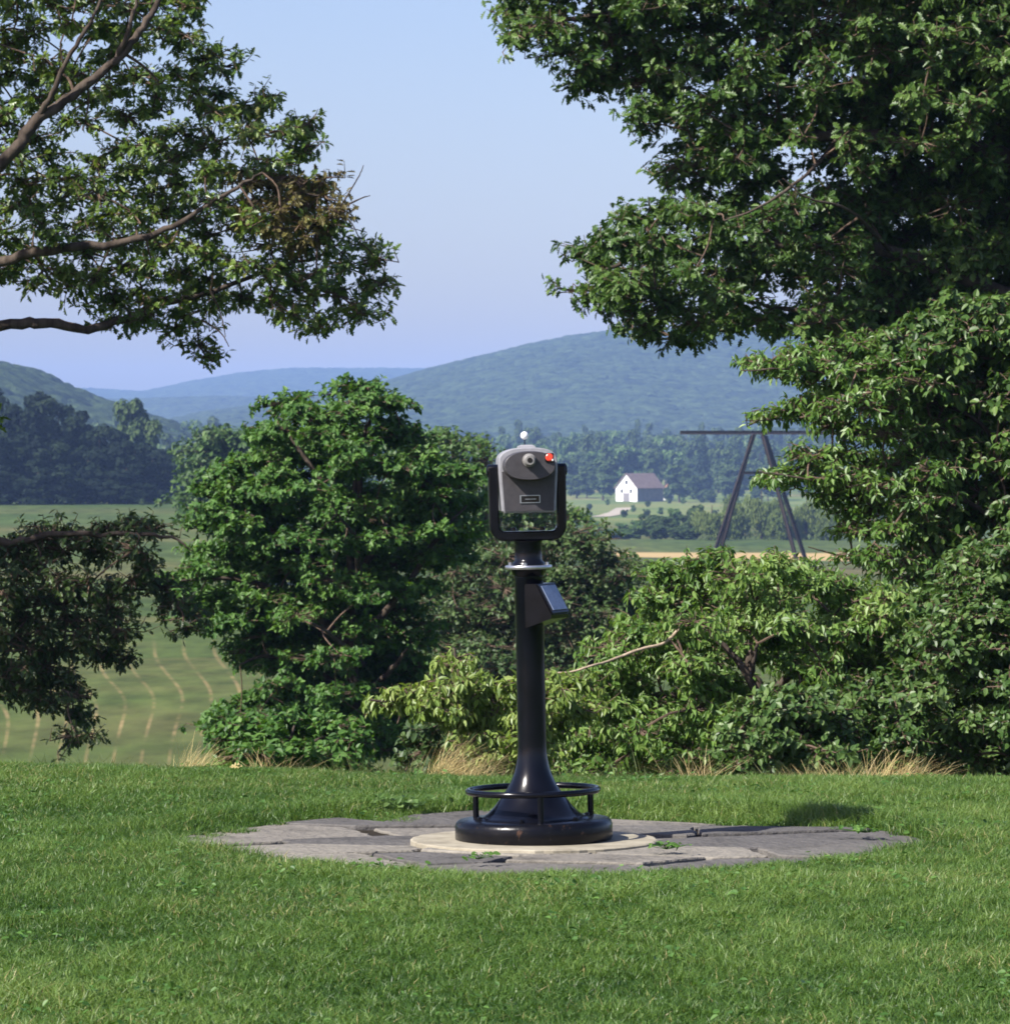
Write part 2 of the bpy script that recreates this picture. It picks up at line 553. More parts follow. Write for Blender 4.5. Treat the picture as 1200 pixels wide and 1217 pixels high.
# ------------------------------------------------------------------ wooded hills
def forest_mat(name, dark, light):
    m, nt, bs, out = mat_new(name)
    geo = node(nt, 'ShaderNodeNewGeometry')
    nz = node(nt, 'ShaderNodeTexNoise', i_Scale=.05, i_Detail=9, i_Roughness=.8)
    nt.links.new(geo.outputs['Position'], nz.inputs['Vector'])
    r = ramp(nt, [(.38, dark), (.62, light)])  # mottled leaf tone, contrast widened in place of shadow between the crowns
    nt.links.new(nz.outputs['Fac'], r.inputs['Fac'])
    nt.links.new(r.outputs['Color'], bs.inputs['Base Color'])
    bs.inputs['Roughness'].default_value = 1
    bs.inputs['Specular IOR Level'].default_value = 0
    return m


M_forest = forest_mat('forest', (.006, .012, .006), (.055, .082, .030))


def hill(name, prof, d, depth, foot, cell, bump, res, spur=.20, seed=1):
    prof = np.array(prof, float)
    pts = np.array([P(a, b, d) for a, b in prof])
    x0, x1 = pts[0, 0], pts[-1, 0]
    nx = int((x1 - x0) / res)
    back = depth * .35
    ny = int((depth + back) / (res * 1.4))
    Xh, Yh = np.meshgrid(np.linspace(x0, x1, nx), np.linspace(d - depth, d + back, ny))
    zr = np.interp(Xh, pts[:, 0], pts[:, 2]) - bump * .6
    t = (Yh - (d - depth)) / depth
    s = np.where(t <= 1, sstep(-.15, 1.05, t) , 1 - .45 * sstep(1, 1.4, t))
    s = (s - sstep(-.15, 1.05, np.zeros(1))) / (1 - sstep(-.15, 1.05, np.zeros(1)))
    s = np.clip(s, 0, 1)
    spurs = (vnoise(Xh, Yh * .35, depth * .16, seed) - .5) * spur * 4 * s * (1 - s)
    Zh = foot + (zr - foot) * np.clip(s + spurs, 0, 1)
    Zh = Zh + bump * (crowns(Xh, Yh, cell, seed + 20) + .5 * (vnoise(Xh, Yh, cell * 3, seed + 2) - .5))
    a, b = Xh.shape
    i = np.arange(a - 1)[:, None] * b + np.arange(b - 1)[None]
    q = np.stack([i, i + 1, i + 1 + b, i + b], -1).reshape(-1, 4)
    mb = MB()
    mb.add(np.stack([Xh, Yh, Zh], -1).reshape(-1, 3), q.ravel(), np.full(len(q), 4))
    return tag(mb.build(name, M_forest), kind='structure')


hill('hill', [(250, 490), (330, 478), (400, 468), (455, 456), (520, 437), (570, 425), (620, 412), (670, 401), (720, 394), (780, 391), (850, 392), (920, 389), (1000, 380), (1100, 372), (1250, 370), (1500, 380)],
     4300, 1750, -12, 8.5, 3.4, 2.6, seed=1)
hill('far_hill', [(-250, 452), (-50, 458), (110, 461), (170, 465), (230, 452), (290, 442), (330, 438), (370, 437), (440, 437), (520, 438), (700, 440), (900, 442)],
     7000, 1500, -12, 11, 3.6, 5.5, seed=2)
hill('middle_hill', [(-100, 462), (60, 468), (120, 474), (180, 473), (260, 470), (340, 474), (420, 480), (520, 492)],
     5200, 900, -12, 9, 3, 4.0, seed=3)
hill('near_hill', [(-420, 410), (-200, 416), (0, 431), (40, 439), (80, 458), (130, 478), (200, 500), (260, 520), (330, 540)],
     1900, 700, -13, 7, 3.5, 2.0, seed=4)


# ------------------------------------------------------------------ tree building
def inside(poly, x, y):
    poly = np.asarray(poly, float)
    n = len(poly)
    r = np.zeros(np.shape(x), bool)
    j = n - 1
    for i in range(n):
        xi, yi = poly[i]
        xj, yj = poly[j]
        c = ((yi > y) != (yj > y)) & (x < (xj - xi) * (y - yi) / (yj - yi + 1e-12) + xi)
        r ^= c
        j = i
    return r


def edge_dist(poly, x, y):
    poly = np.asarray(poly, float)
    best = 1e9
    for i in range(len(poly)):
        a, b = poly[i], poly[(i + 1) % len(poly)]
        d = b - a
        t = max(0, min(1, ((x - a[0]) * d[0] + (y - a[1]) * d[1]) / (d @ d + 1e-9)))
        best = min(best, math.hypot(x - a[0] - t * d[0], y - a[1] - t * d[1]))
    return best


def fill(poly, d, thick, sp, seed, holes=(), margin=.55, tries=6000, bias=0.0, layers=1):
    """clump centres spread through a volume whose outline, seen from the front, is poly"""
    r = random.Random(seed)
    pa = np.asarray(poly, float)
    x0, y0 = pa.min(0)
    x1, y1 = pa.max(0)
    out = []
    for _layer in range(layers):
        cen = []
        for _ in range(tries):
            x, y = r.uniform(x0, x1), r.uniform(y0, y1)
            if not inside(poly, np.array(x), np.array(y)):
                continue
            e = edge_dist(poly, x, y)
            if e < sp * margin * r.uniform(.6, 1.1):
                continue
            if any(inside(h, np.array(x), np.array(y)) for h in holes):
                continue
            if any((x - c[0]) ** 2 + (y - c[1]) ** 2 < (sp * .82) ** 2 for c in cen):
                continue
            cen.append((x, y, e))
        for x, y, e in cen:
            dep = thick * min(1, .35 + e / (3.2 * sp))
            out.append(P(x, y, d + r.uniform(-dep, dep) + bias))
    return np.array(out)


def limb_samples(limbs):
    S, R = [], []
    for pts, r0, r1 in limbs:
        pts = smooth_path(pts)
        n = len(pts)
        S.append(pts)
        R.append(np.linspace(r0, r1, n))
    return np.concatenate(S), np.concatenate(R)


def smooth_path(pts, k=5):
    """Catmull-Rom through the points"""
    p = np.asarray(pts, float)
    if len(p) < 3:
        t = np.linspace(0, 1, k + 1)[:, None]
        return p[0] * (1 - t) + p[-1] * t
    q = np.concatenate([[2 * p[0] - p[1]], p, [2 * p[-1] - p[-2]]])
    out = []
    for i in range(1, len(q) - 2):
        for t in np.arange(k) / k:
            a, b, c, d = q[i - 1], q[i], q[i + 1], q[i + 2]
            out.append(.5 * ((2 * b) + (c - a) * t + (2 * a - 5 * b + 4 * c - d) * t * t + (3 * b - a - 3 * c + d) * t ** 3))
    out.append(p[-1])
    return np.array(out)


def foliage(mb_leaf, mb_twig, centers, rad, nspr, nleaf, size, tpl, seed, flat=.75, upb=.25, droop=.25, spread=.9, nup=.8, nout=.5, shell=.5, twig=.005, tip=.6, leaf_t=(-.8, .15), tint_sd=.19, ctint=.10, stretch=.7, nsun=.45, top=.3):
    g = np.random.default_rng(seed)
    C = len(centers)
    rad = np.broadcast_to(np.asarray(rad, float), (C,)) * g.uniform(.75, 1.25, C)
    idx = np.repeat(np.arange(C), nspr)
    n = len(idx)
    u = unit(g.normal(size=(n, 3)))
    u[:, 2] = np.where(g.random(n) < top, np.abs(u[:, 2]), u[:, 2])
    rr = g.random(n) ** shell * rad[idx]
    off = u * rr[:, None]
    off[:, 2] *= flat
    ca = g.uniform(0, 2 * PI, C)
    cd = np.stack([np.cos(ca), np.sin(ca), g.uniform(-.35, .25, C)], 1)[idx]
    off = off + cd * np.sum(off * cd, 1, keepdims=True) * stretch
    pos = centers[idx] + off
    dr = unit(u + np.array([0, 0, upb]) + g.normal(size=(n, 3)) * .4)
    slen = size * g.uniform(1.2, 2.2, n)
    mb_twig.prisms(centers[idx] + off * .15, pos - dr * slen[:, None] * .8, np.full(n, twig * 1.5), np.full(n, twig))
    mb_twig.prisms(pos - dr * slen[:, None] * .8, pos + dr * slen[:, None] * .1, np.full(n, twig), np.full(n, twig * .5))
    k = nleaf
    li = np.repeat(np.arange(n), k)
    m = len(li)
    D = dr[li]
    t = g.uniform(leaf_t[0], leaf_t[1], m)
    rnd = g.normal(size=(m, 3))
    radial = unit(rnd - D * np.sum(rnd * D, 1, keepdims=True))
    ax = unit(D * tip + radial * spread + np.array([0, 0, -1.0]) * droop * g.uniform(.3, 1.7, (m, 1)))
    p = pos[li] + D * (t * slen[li])[:, None] + radial * size * .08
    nor = unit(np.array([0, 0, 1.0]) * nup + SUN * nsun + u[li] * nout + g.normal(size=(m, 3)) * .42)
    sz = size * g.uniform(.6, 1.2, m)
    ct = g.normal(size=C) * ctint
    st = g.normal(size=n) * .07
    tint = np.clip(.5 + ct[idx][li] + st[li] + g.normal(size=m) * tint_sd, 0, .93)
    mb_leaf.leaves(tpl, p, ax, nor, sz, tint)
    return m


def connect(mb, centers, S, R, seed, r_end=.008, rmax=.03, sag=.06, base=None):
    g = random.Random(seed)
    order = sorted(range(len(centers)), key=lambda i: np.min(np.linalg.norm(S - centers[i], axis=1)))
    S = S.copy()
    R = R.copy()
    for i in order:
        c = centers[i]
        dist = np.linalg.norm(S - c, axis=1)
        j = int(np.argmin(dist + .15 * g.random()))
        a = S[j]
        L = dist[j]
        if L < .05:
            continue
        mid = (a + c) / 2 + np.array([g.uniform(-1, 1), g.uniform(-1, 1), g.uniform(-.3, 1)]) * L * .14
        q1 = a * .72 + mid * .28 + np.array([g.uniform(-1, 1), g.uniform(-1, 1), g.uniform(-1, 1)]) * L * .03
        pts = smooth_path([a, mid, c], 3)
        r0 = min(R[j] * .7, rmax, .006 + .02 * L)
        rr = np.linspace(max(r0, r_end), r_end, len(pts))
        mb.tube(pts, rr, 5, cap=False)
        S = np.concatenate([S, pts[2:]])
        R = np.concatenate([R, rr[2:]])


def make_tree(name, label, cat, base, trunk, limbs, groups, leafmat, barkmat=M_bark, group=None, seed=1, rmax=.03, limbmats=None):
    """trunk: (pts, r0, r1); limbs: list of (pts, r0, r1); groups: list of dicts of foliage settings"""
    root = thing(name, label, cat, base, group)
    base = np.asarray(base, float)
    tm = MB()
    tp_ = smooth_path(trunk[0])
    n = len(tp_)
    rad = np.linspace(trunk[1], trunk[2], n)
    rad[0] *= 1.35
    g = np.random.default_rng(seed)
    tm.tube(tp_, rad * (1 + .06 * g.normal(size=n)), 12)
    tm.build('trunk', barkmat, root, True, base)
    for li, (pts, r0, r1) in enumerate(limbs):
        lm = MB()
        sp_ = smooth_path(pts, 6)
        sp_[1:-1] += g.normal(size=(len(sp_) - 2, 3)) * min(r0, .05) * .16
        lm.tube(sp_, np.linspace(r0, r1, len(sp_)) * (1 + .05 * g.normal(size=len(sp_))), 8)
        lm.build('limb', (limbmats or {}).get(li, barkmat), root, True, base)
    S, R = limb_samples([trunk] + list(limbs))
    tw, lf = MB(), MB()
    tot = 0
    for k, gset in enumerate(groups):
        gs = dict(gset)
        cen = gs.pop('centers')
        r = gs.pop('rad')
        mt = gs.pop('mat', None)
        lab = gs.pop('label', None)
        ml = MB() if mt else lf
        connect(tw, cen, S, R, seed + k, rmax=rmax)
        tot += foliage(ml, tw, cen, r, seed=seed * 17 + k, **gs)
        if mt:
            tag(ml.build('crown', mt, root, False, base), lab)
    tw.build('twig_work', M_twig, root, False, base)
    lf.build('crown', leafmat, root, False, base)
    print(name, 'leaves', tot)
    return root


def L3(d, *pts):
    """limb through pixels at depth d; a point may carry its own depth offset"""
    return [P(p[0], p[1], d + (p[2] if len(p) > 2 else 0)) for p in pts]


# --- oak on the left: trunk outside the frame, long boughs reaching in
d = 38
tx, ty = P(-270, 500, d)[0], d + .5
gz = h1(tx, ty)
trunk = ([(tx, ty, gz - .3), (tx + .05, ty, gz + 2.2), (tx - .05, ty - .1, gz + 4.5), (tx + .1, ty, gz + 7), (tx + .2, ty + .2, gz + 9.5)], .34, .10)
T = lambda z: (tx + .05, ty - .05, z)
limbs = [
    ([T(1.9), *L3(d, (-120, 285, -.8), (0, 197, -1.3), (35, 152, -1.3), (78, 118, -1.3), (130, 78, -1.3), (165, 38, -1.3), (190, -5, -1.2), (215, -70, -1))], .066, .018),
    ([*L3(d, (42, 145, -1.3), (62, 110, -1.4), (85, 62, -1.5), (112, 18, -1.5), (135, -45, -1.4))], .028, .011),
    ([*L3(d, (140, 68, -1.3), (155, 30, -1.4), (165, -20, -1.4))], .028, .011),
    ([T(1.4), *L3(d, (-130, 380, -.4), (0, 312, -.9), (60, 297, -1), (150, 287, -1), (205, 268, -1), (265, 232, -1), (312, 205, -1))], .06, .010),
    ([T(1.2), *L3(d, (-130, 410, -.3), (0, 387, -.5), (60, 384, -.5), (105, 391, -.5), (140, 381, -.4), (190, 362, -.3), (255, 345, -.2), (330, 318), (400, 300, .2))], .058, .012),
    ([T(.2), *L3(d, (-150, 620, -.6), (0, 645, -.8), (60, 636, -.8), (150, 634, -.8), (205, 640, -.8), (228, 655, -.8))], .05, .005),
    ([T(0), *L3(d, (-150, 700, -.2), (0, 722, -.2), (90, 712, -.2), (150, 702, -.2), (200, 700, -.2))], .04, .005),
]
for q in (((372, 268), (400, 250), (425, 212), (432, 196)), ((400, 250), (428, 236), (440, 232)), ((372, 268), (405, 268), (436, 276)), ((390, 258), (415, 262), (430, 290)), ((312, 205), (345, 225), (372, 268)), ((345, 225), (380, 232), (405, 222)), ((240, 380), (262, 395), (272, 412)), ((250, 345), (262, 372), (268, 400))):
    limbs.append(([*L3(d - .6, *q)], .010, .003))
polyA = [(-150, -160), (250, -160), (250, 0), (240, 45), (295, 62), (280, 90), (330, 108), (388, 138), (388, 180), (362, 200), (395, 225), (400, 270), (425, 300), (452, 268), (472, 320), (474, 388), (430, 398), (400, 372), (382, 397), (340, 388), (300, 372), (250, 384), (262, 428), (236, 446), (212, 412), (180, 388), (140, 395), (112, 414), (120, 380), (100, 355), (0, 345), (-150, 350)]
holes = [[(55, 150), (150, 138), (150, 172), (75, 205)], [(150, 70), (200, 45), (215, 72), (170, 100)], [(-10, 195), (25, 180), (20, 240), (-10, 250)], [(60, 40), (100, 35), (90, 80), (60, 80)]]
cA = fill(polyA, d, 1.15, 34, 21, holes, layers=2, margin=.42)
sel = np.array([(c[0] - tx) for c in cA])
polyL = [(-150, 615), (10, 640), (60, 606), (110, 622), (160, 598), (185, 615), (200, 645), (192, 680), (215, 700), (245, 715), (240, 752), (212, 764), (200, 732), (170, 694), (150, 722), (166, 788), (140, 802), (110, 782), (90, 792), (108, 840), (108, 880), (80, 892), (58, 852), (30, 836), (0, 832), (-150, 860)]
cL = fill(polyL, d, .9, 28, 22, [[(60, 655), (170, 655), (150, 690), (80, 690)]], bias=-.4, layers=2)
g = np.random.default_rng(5)
ct = unit(g.normal(size=(260, 3))) * (g.random((260, 1)) ** .4) * np.array([4.6, 4.2, 4.6]) + np.array([tx - .9, ty - 1.2, gz + 7.4])
ppx = CX + F * ct[:, 0] / ct[:, 1]
ct = ct[(ppx < -115) & (ct[:, 2] > gz + 2.6)]
make_tree('oak_tree', 'oak with long boughs and a hanging dark lower branch beside the sloping field', 'tree', (tx, ty, gz), trunk, limbs, [
    dict(centers=cA, rad=.19, nspr=15, nleaf=7, size=.078, tpl=OAK, flat=.8, upb=.2, droop=.45, spread=.9, nup=.6, nout=.6),
    dict(centers=fill([(280, 195), (400, 205), (420, 290), (330, 300), (270, 260)], d, .7, 26, 23, [], bias=-.5), rad=.19, nspr=11, nleaf=6, size=.085, tpl=OAK, mat=M_oak_brown, label='browned dry leaves near the outer end of the boughs', droop=.6),
    dict(centers=ct, rad=.55, nspr=16, nleaf=6, size=.13, tpl=OAK),
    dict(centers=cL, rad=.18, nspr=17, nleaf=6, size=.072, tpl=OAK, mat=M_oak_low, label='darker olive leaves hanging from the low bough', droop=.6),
], M_oak_left, seed=3)

# --- oak on the right: dark trunk outside the frame, heavy crown over the right half
d = 42
tx, ty = P(1400, 500, d)[0], d + .8
gz = h1(tx, ty)
trunk = ([(tx + .2, ty, gz - .3), (tx, ty, gz + 2.5), (tx - .25, ty, gz + 5), (tx - .2, ty, gz + 8), (tx, ty, gz + 10.5)], .38, .12)
T = lambda z: (tx - .1, ty - .05, z)
limbs = [
    ([T(3.2), *L3(d, (1320, 260), (1200, 190), (1100, 172, -.2), (1000, 160, -.3), (900, 172, -.4), (850, 180, -.4))], .15, .02),
    ([T(4.4), *L3(d, (1300, 120, .2), (1150, 70, .2), (1000, 35, .1), (850, 8), (700, 20), (630, 30))], .10, .012),
    ([T(2.2), *L3(d, (1300, 400, .2), (1180, 345, .1), (1060, 300), (960, 290), (850, 292), (760, 305), (710, 325))], .11, .012),
    ([T(1.0), *L3(d, (1320, 530, -.3), (1200, 480, -.4), (1090, 430, -.4), (990, 380, -.3), (900, 360, -.3))], .09, .015),
    ([*L3(d, (1215, 170, 1.6), (1205, 290, 1.5), (1180, 400, 1.3), (1150, 500, 1.2))], .07, .02),
    ([*L3(d, (1000, 160, -.3), (960, 205, -1.4), (905, 245, -1.6), (860, 262, -1.6))], .022, .006),
    ([*L3(d, (1060, 300), (1010, 250, -1.2), (960, 235, -1.5), (930, 212, -1.6))], .02, .005),
]
polyR = [(590, -160), (588, 20), (602, 66), (640, 36), (652, 72), (682, 84), (692, 130), (738, 108), (746, 166), (762, 172), (776, 142), (796, 140), (792, 208), (800, 226), (748, 246), (696, 264), (682, 310), (686, 356), (722, 388), (742, 372), (790, 416), (832, 410), (872, 388), (905, 400), (960, 420), (1020, 410), (1100, 450), (1180, 560), (1400, 640), (1400, -160)]
holesR = [[(985, 95), (1010, 30), (1025, 60), (1010, 115)], [(1105, 205), (1145, 210), (1150, 245), (1115, 250)], [(905, 150), (1000, 190), (1010, 235), (930, 225)], [(880, 335), (960, 330), (950, 372), (900, 375)], [(820, 262), (850, 255), (860, 280), (830, 285)], [(670, -20), (705, 5), (690, 40), (665, 30)]]
cR = fill(polyR, d, 1.5, 33, 31, holesR, layers=2, margin=.4)
_px, _py = CX + F * cR[:, 0] / cR[:, 1], HOR - F * (cR[:, 2] - EYE) / cR[:, 1]
cR = cR * (1 + .034 * sstep(980, 1080, _px) * sstep(120, 240, _py))[:, None] - np.array([0, 0, EYE]) * (.034 * sstep(980, 1080, _px) * sstep(120, 240, _py))[:, None]
cR = np.concatenate([cR, fill([(940, 372), (1000, 350), (1400, 350), (1400, 560), (1080, 520), (990, 440)], d, .8, 32, 34, [], bias=.5, layers=2), fill([(980, 420), (1000, -100), (1400, -150), (1400, 640), (1180, 560), (1080, 440)], d, 1.0, 40, 33, [], bias=1.0, layers=2)])
g = np.random.default_rng(6)
ct = unit(g.normal(size=(230, 3))) * (g.random((230, 1)) ** .4) * np.array([4.6, 4.6, 4.6]) + np.array([tx + 1.2, ty, gz + 8])
ppx = CX + F * ct[:, 0] / ct[:, 1]
ct = ct[(ppx > 1290) & (ct[:, 2] > gz + 2.4)]
make_tree('oak_tree', 'heavy dark oak crown above the pale green tree, its trunk beyond the edge', 'tree', (tx, ty, gz), trunk, limbs, [
    dict(centers=cR, rad=.24, nspr=24, nleaf=7, size=.098, tpl=OAK, flat=.8, upb=.15, droop=.5, spread=.9, nup=.55, nout=.65),
    dict(centers=ct, rad=.55, nspr=18, nleaf=6, size=.14, tpl=OAK),
], M_oak, seed=4)

# --- pale green layered tree under the right oak
d = 33
tx, ty = P(1265, 700, d)[0], d + .3
gz = h1(tx, ty)
trunk = ([(tx, ty, gz - .2), (tx - .05, ty, gz + 1.2), (tx - .1, ty - .1, gz + 2.6), (tx - .05, ty, gz + 4.1)], .10, .03)
T = lambda z: (tx - .06, ty - .02, z)
limbs = [
    ([T(.4), *L3(d, (1180, 520), (1080, 470, -.2), (960, 440, -.3), (880, 440, -.3))], .022, .004),
    ([T(0), *L3(d, (1180, 560), (1080, 520, .1), (960, 500, .1), (885, 500, .1))], .022, .004),
    ([T(-.4), *L3(d, (1180, 620, -.3), (1060, 590, -.4), (960, 570, -.5), (900, 560, -.5))], .022, .004),
    ([T(-.9), *L3(d, (1170, 690), (1080, 670), (1000, 660, .2), (960, 650, .2))], .02, .004),
]
polyD = [(868, 440), (900, 418), (985, 405), (1040, 385), (1130, 392), (1400, 420), (1400, 740), (1200, 735), (1100, 705), (1030, 695), (1000, 660), (1000, 612), (965, 596), (905, 582), (893, 558), (935, 542), (985, 530), (975, 508), (925, 504), (885, 500), (925, 482), (960, 462), (920, 450)]
cD = fill(polyD, d, 1.0, 30, 41, [[(1005, 668), (1060, 672), (1055, 690), (1010, 690)], [(905, 512), (955, 512), (955, 522), (910, 524)], [(1120, 370), (1420, 370), (1420, 760), (1170, 740), (1110, 600)]], margin=.3, layers=2)
cD2 = fill([(1050, 430), (1070, 385), (1120, 350), (1400, 330), (1400, 750), (1150, 725), (1085, 640), (1100, 540)], d, 1.0, 32, 42, [], margin=.3, layers=2)  # this side takes the darker oak leaf colour to imitate shade
make_tree('dogwood_tree', 'pale green tree in flat leafy layers below the dark oak', 'tree', (tx, ty, gz), trunk, limbs, [
    dict(centers=cD, rad=.19, nspr=26, nleaf=7, size=.062, tpl=OBLONG, flat=.52, upb=.05, droop=.6, spread=.9, nup=.9, nout=.5, top=.45),
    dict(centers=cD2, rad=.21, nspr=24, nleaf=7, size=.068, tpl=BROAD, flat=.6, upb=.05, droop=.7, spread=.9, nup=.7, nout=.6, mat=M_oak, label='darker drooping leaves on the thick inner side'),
], M_dogwood, seed=5)

# --- maple in the middle
d = 58
tx, ty = P(430, 700, d)[0], d
gz = h1(tx, ty)
trunk = ([(tx, ty, gz - .3), (tx + .05, ty, gz + 2), (tx - .1, ty, gz + 4.5), (tx - .15, ty + .1, gz + 6.4), (tx - .05, ty, gz + 8.2)], .17, .02)
Tm = lambda py: P(428, py, d)
limbs = [
    (L3(d, (432, 850), (380, 800), (320, 780, -.3), (285, 790, -.5)), .06, .012),
    (L3(d, (430, 780), (360, 720), (290, 690, -.3), (215, 690, -.6)), .07, .012),
    (L3(d, (428, 720), (350, 650, .3), (290, 610, .4), (245, 590, .5)), .07, .012),
    (L3(d, (426, 640), (380, 570, -.3), (340, 510, -.3), (335, 480, -.3)), .05, .012),
    (L3(d, (426, 600), (430, 530), (445, 490), (470, 478)), .04, .012),
    (L3(d, (430, 760), (480, 700, -.3), (520, 640, -.4), (555, 600, -.3)), .06, .012),
    (L3(d, (428, 680), (470, 620, .4), (510, 580, .5), (540, 560, .4)), .05, .012),
    (L3(d, (432, 830), (470, 790, -.6), (485, 770, -.9)), .05, .012),
    (L3(d, (428, 700), (420, 640, -1.0), (400, 610, -1.6)), .05, .012),
    (L3(d, (430, 790), (400, 760, -1.2), (370, 740, -1.8)), .05, .012),
]
polyM = [(238, 612), (232, 582), (262, 560), (290, 542), (308, 500), (324, 484), (328, 460), (350, 470), (368, 464), (384, 474), (400, 455), (418, 448), (442, 450), (452, 470), (470, 468), (486, 464), (476, 492), (490, 520), (520, 550), (542, 540), (562, 572), (574, 612), (560, 640), (546, 670), (520, 692), (492, 732), (500, 780), (488, 832), (474, 910), (285, 912), (240, 862), (262, 830), (300, 812), (280, 770), (298, 742), (260, 762), (226, 742), (196, 712), (204, 680), (240, 660)]
cM = fill(polyM, d, 1.9, 40, 51, [[(470, 645), (495, 645), (495, 672), (472, 672)], [(380, 470), (396, 475), (392, 500), (375, 495)]], layers=2, margin=.26)
cM = np.concatenate([cM, fill(polyM, d, 1.2, 30, 53, [], bias=.5, margin=.5)])
cM2 = fill([(270, 800), (480, 800), (500, 1060), (250, 1060)], d, 1.6, 40, 52, [])
make_tree('maple_tree', 'full round green maple standing behind the lawn edge beside the black viewer', 'tree', (tx, ty, gz), trunk, limbs, [
    dict(centers=np.concatenate([cM, cM2]), rad=.35, nspr=46, nleaf=7, size=.084, tpl=MAPLE, flat=.42, upb=.12, droop=.35, spread=1.0, nup=1.0, nout=.45, shell=.5, ctint=.08, top=.55, stretch=.6),
], M_maple, seed=6)


# --- trees on the slope behind the viewer
def slope_tree(name, label, poly, d, thick, sp, mat, seed, size, nspr=22, tpl=BROAD, flat=.7, rad=None, trunk_px=None, nleaf=6, low=None, layers=2, r=.12, **kw):
    pa = np.array(poly, float)
    cx = trunk_px or float(pa[:, 0].mean())
    x = P(cx, 600, d)[0]
    gz = h1(x, d)
    top = P(cx, float(pa[:, 1].min()), d)[2]
    hh = top - gz
    trunk = ([(x, d, gz - .3), (x + .06, d, gz + hh * .35), (x - .05, d + .1, gz + hh * .65), (x, d, gz + hh * .9)], r, r * .25)
    cen = fill(poly, d, thick, sp, seed, [], layers=layers)
    g = random.Random(seed)
    limbs = []
    for k in range(5):
        t = cen[g.randrange(len(cen))]
        z0 = gz + hh * g.uniform(.3, .6)
        a = np.array([x, d, z0])
        limbs.append(([a, (a + t) / 2 + np.array([0, 0, .2]), t], r * .45, .01))
    px_m = F / d
    return make_tree(name, label, 'tree', (x, d, gz), trunk, limbs, [
        dict(centers=cen, rad=rad or sp / px_m * 1.05, nspr=nspr, nleaf=nleaf, size=size, tpl=tpl, flat=flat, **kw)], mat, seed=seed)


slope_tree('round_tree', 'dull dark green tree right behind the pole of the viewer', [(485, 800), (482, 720), (505, 680), (535, 655), (575, 640), (620, 645), (665, 620), (700, 628), (735, 650), (765, 700), (766, 745), (720, 800), (720, 900), (490, 900)], 78, 2.6, 34, M_mid, 61, .095, nspr=44, flat=.6, layers=3, top=.5)
slope_tree('round_tree', 'fresh green tree showing between the maple and the viewer head', [(440, 560), (470, 520), (500, 506), (535, 512), (560, 502), (585, 515), (604, 540), (640, 575), (660, 600), (690, 585), (704, 612), (690, 650), (640, 680), (520, 690), (440, 650)], 112, 3.2, 34, M_midgreen, 62, .14, nspr=46, flat=.5, layers=2, top=.5)
slope_tree('round_tree', 'bright green tree at the far corner of the left field', [(214, 612), (214, 560), (224, 530), (254, 506), (300, 510), (322, 535), (340, 600), (340, 640), (214, 618)], 330, 5, 24, M_farlight, 63, .42, nspr=36, flat=.6, layers=3)

# --- shrubs along the crest
def shrub(name, label, poly, d, thick, sp, mat, seed, size, stems, nspr=14, nleaf=7, tpl=OBLONG, flat=.55, r=.03, layers=2, holes=(), barkmat=M_bark, extra=(), limbmats=None, margin=.45, **kw):
    poly = [(a, b + 30 if b >= 900 else b) for a, b in poly]
    pa = np.array(poly, float)
    cx = stems[0][0][0]
    x = P(cx, 800, d)[0]
    gz = h1(x, d)
    cen = fill(poly, d, thick, sp, seed, holes, layers=layers, margin=margin)
    first = [np.array([x, d, gz - .1])] + L3(d, *stems[0])
    limbs = []
    for s_ in stems[1:]:
        limbs.append((L3(d, *s_), r * .8, .006))
    for e in extra:
        limbs.append(e)
    return make_tree(name, label, 'shrub', (x, d, gz), (first, r, .008), limbs, [
        dict(centers=cen, rad=sp / F * d * 1.0, nspr=nspr, nleaf=nleaf, size=size, tpl=tpl, flat=flat, twig=.003, **kw)], mat, barkmat, seed=seed, rmax=.014, limbmats=limbmats)


d = 29
shrub('cherry_shrub', 'wide pale green shrub with a dark forked limb and a bare grey branch', [(650, 912), (668, 878), (690, 858), (660, 838), (690, 800), (705, 760), (750, 735), (772, 700), (778, 668), (800, 658), (850, 650), (930, 654), (985, 672), (1010, 692), (1050, 696), (1110, 700), (1130, 760), (1085, 820), (1040, 912)],
      d, 1.4, 34, M_cherry, 71, .056,
      [[(905, 850), (888, 802), (862, 770), (836, 745)], [(888, 802), (893, 770), (885, 730), (850, 690)], [(905, 850), (950, 780), (1000, 720)], [(905, 860), (830, 830), (760, 830), (700, 850)], [(840, 750), (800, 715), (790, 680)]],
      holes=[[(822, 735), (855, 722), (915, 800), (905, 832), (868, 815)], [(905, 800), (960, 800), (955, 830), (910, 835)], [(930, 700), (990, 712), (985, 752), (945, 742)], [(755, 800), (812, 788), (822, 828), (768, 834)], [(1010, 765), (1052, 758), (1062, 805), (1015, 808)], [(800, 690), (835, 684), (838, 704), (806, 712)]], droop=.8, nup=.7, nout=.6, r=.05, layers=3, nspr=40, top=.45, flat=.62, stretch=.4,
      extra=[(L3(d, (640, 800, -1.5), (676, 799, -1.5), (700, 792, -1.5), (722, 786, -1.4), (760, 772, -1.3), (790, 764, -1.2), (815, 742, -1.1), (845, 748, -.4)), .0045, .013), (L3(d - 1.0, (905, 850), (890, 806), (864, 772), (834, 745)), .030, .014), (L3(d - 1.0, (890, 806), (896, 782), (900, 765)), .020, .010)], limbmats={4: M_bark_light})
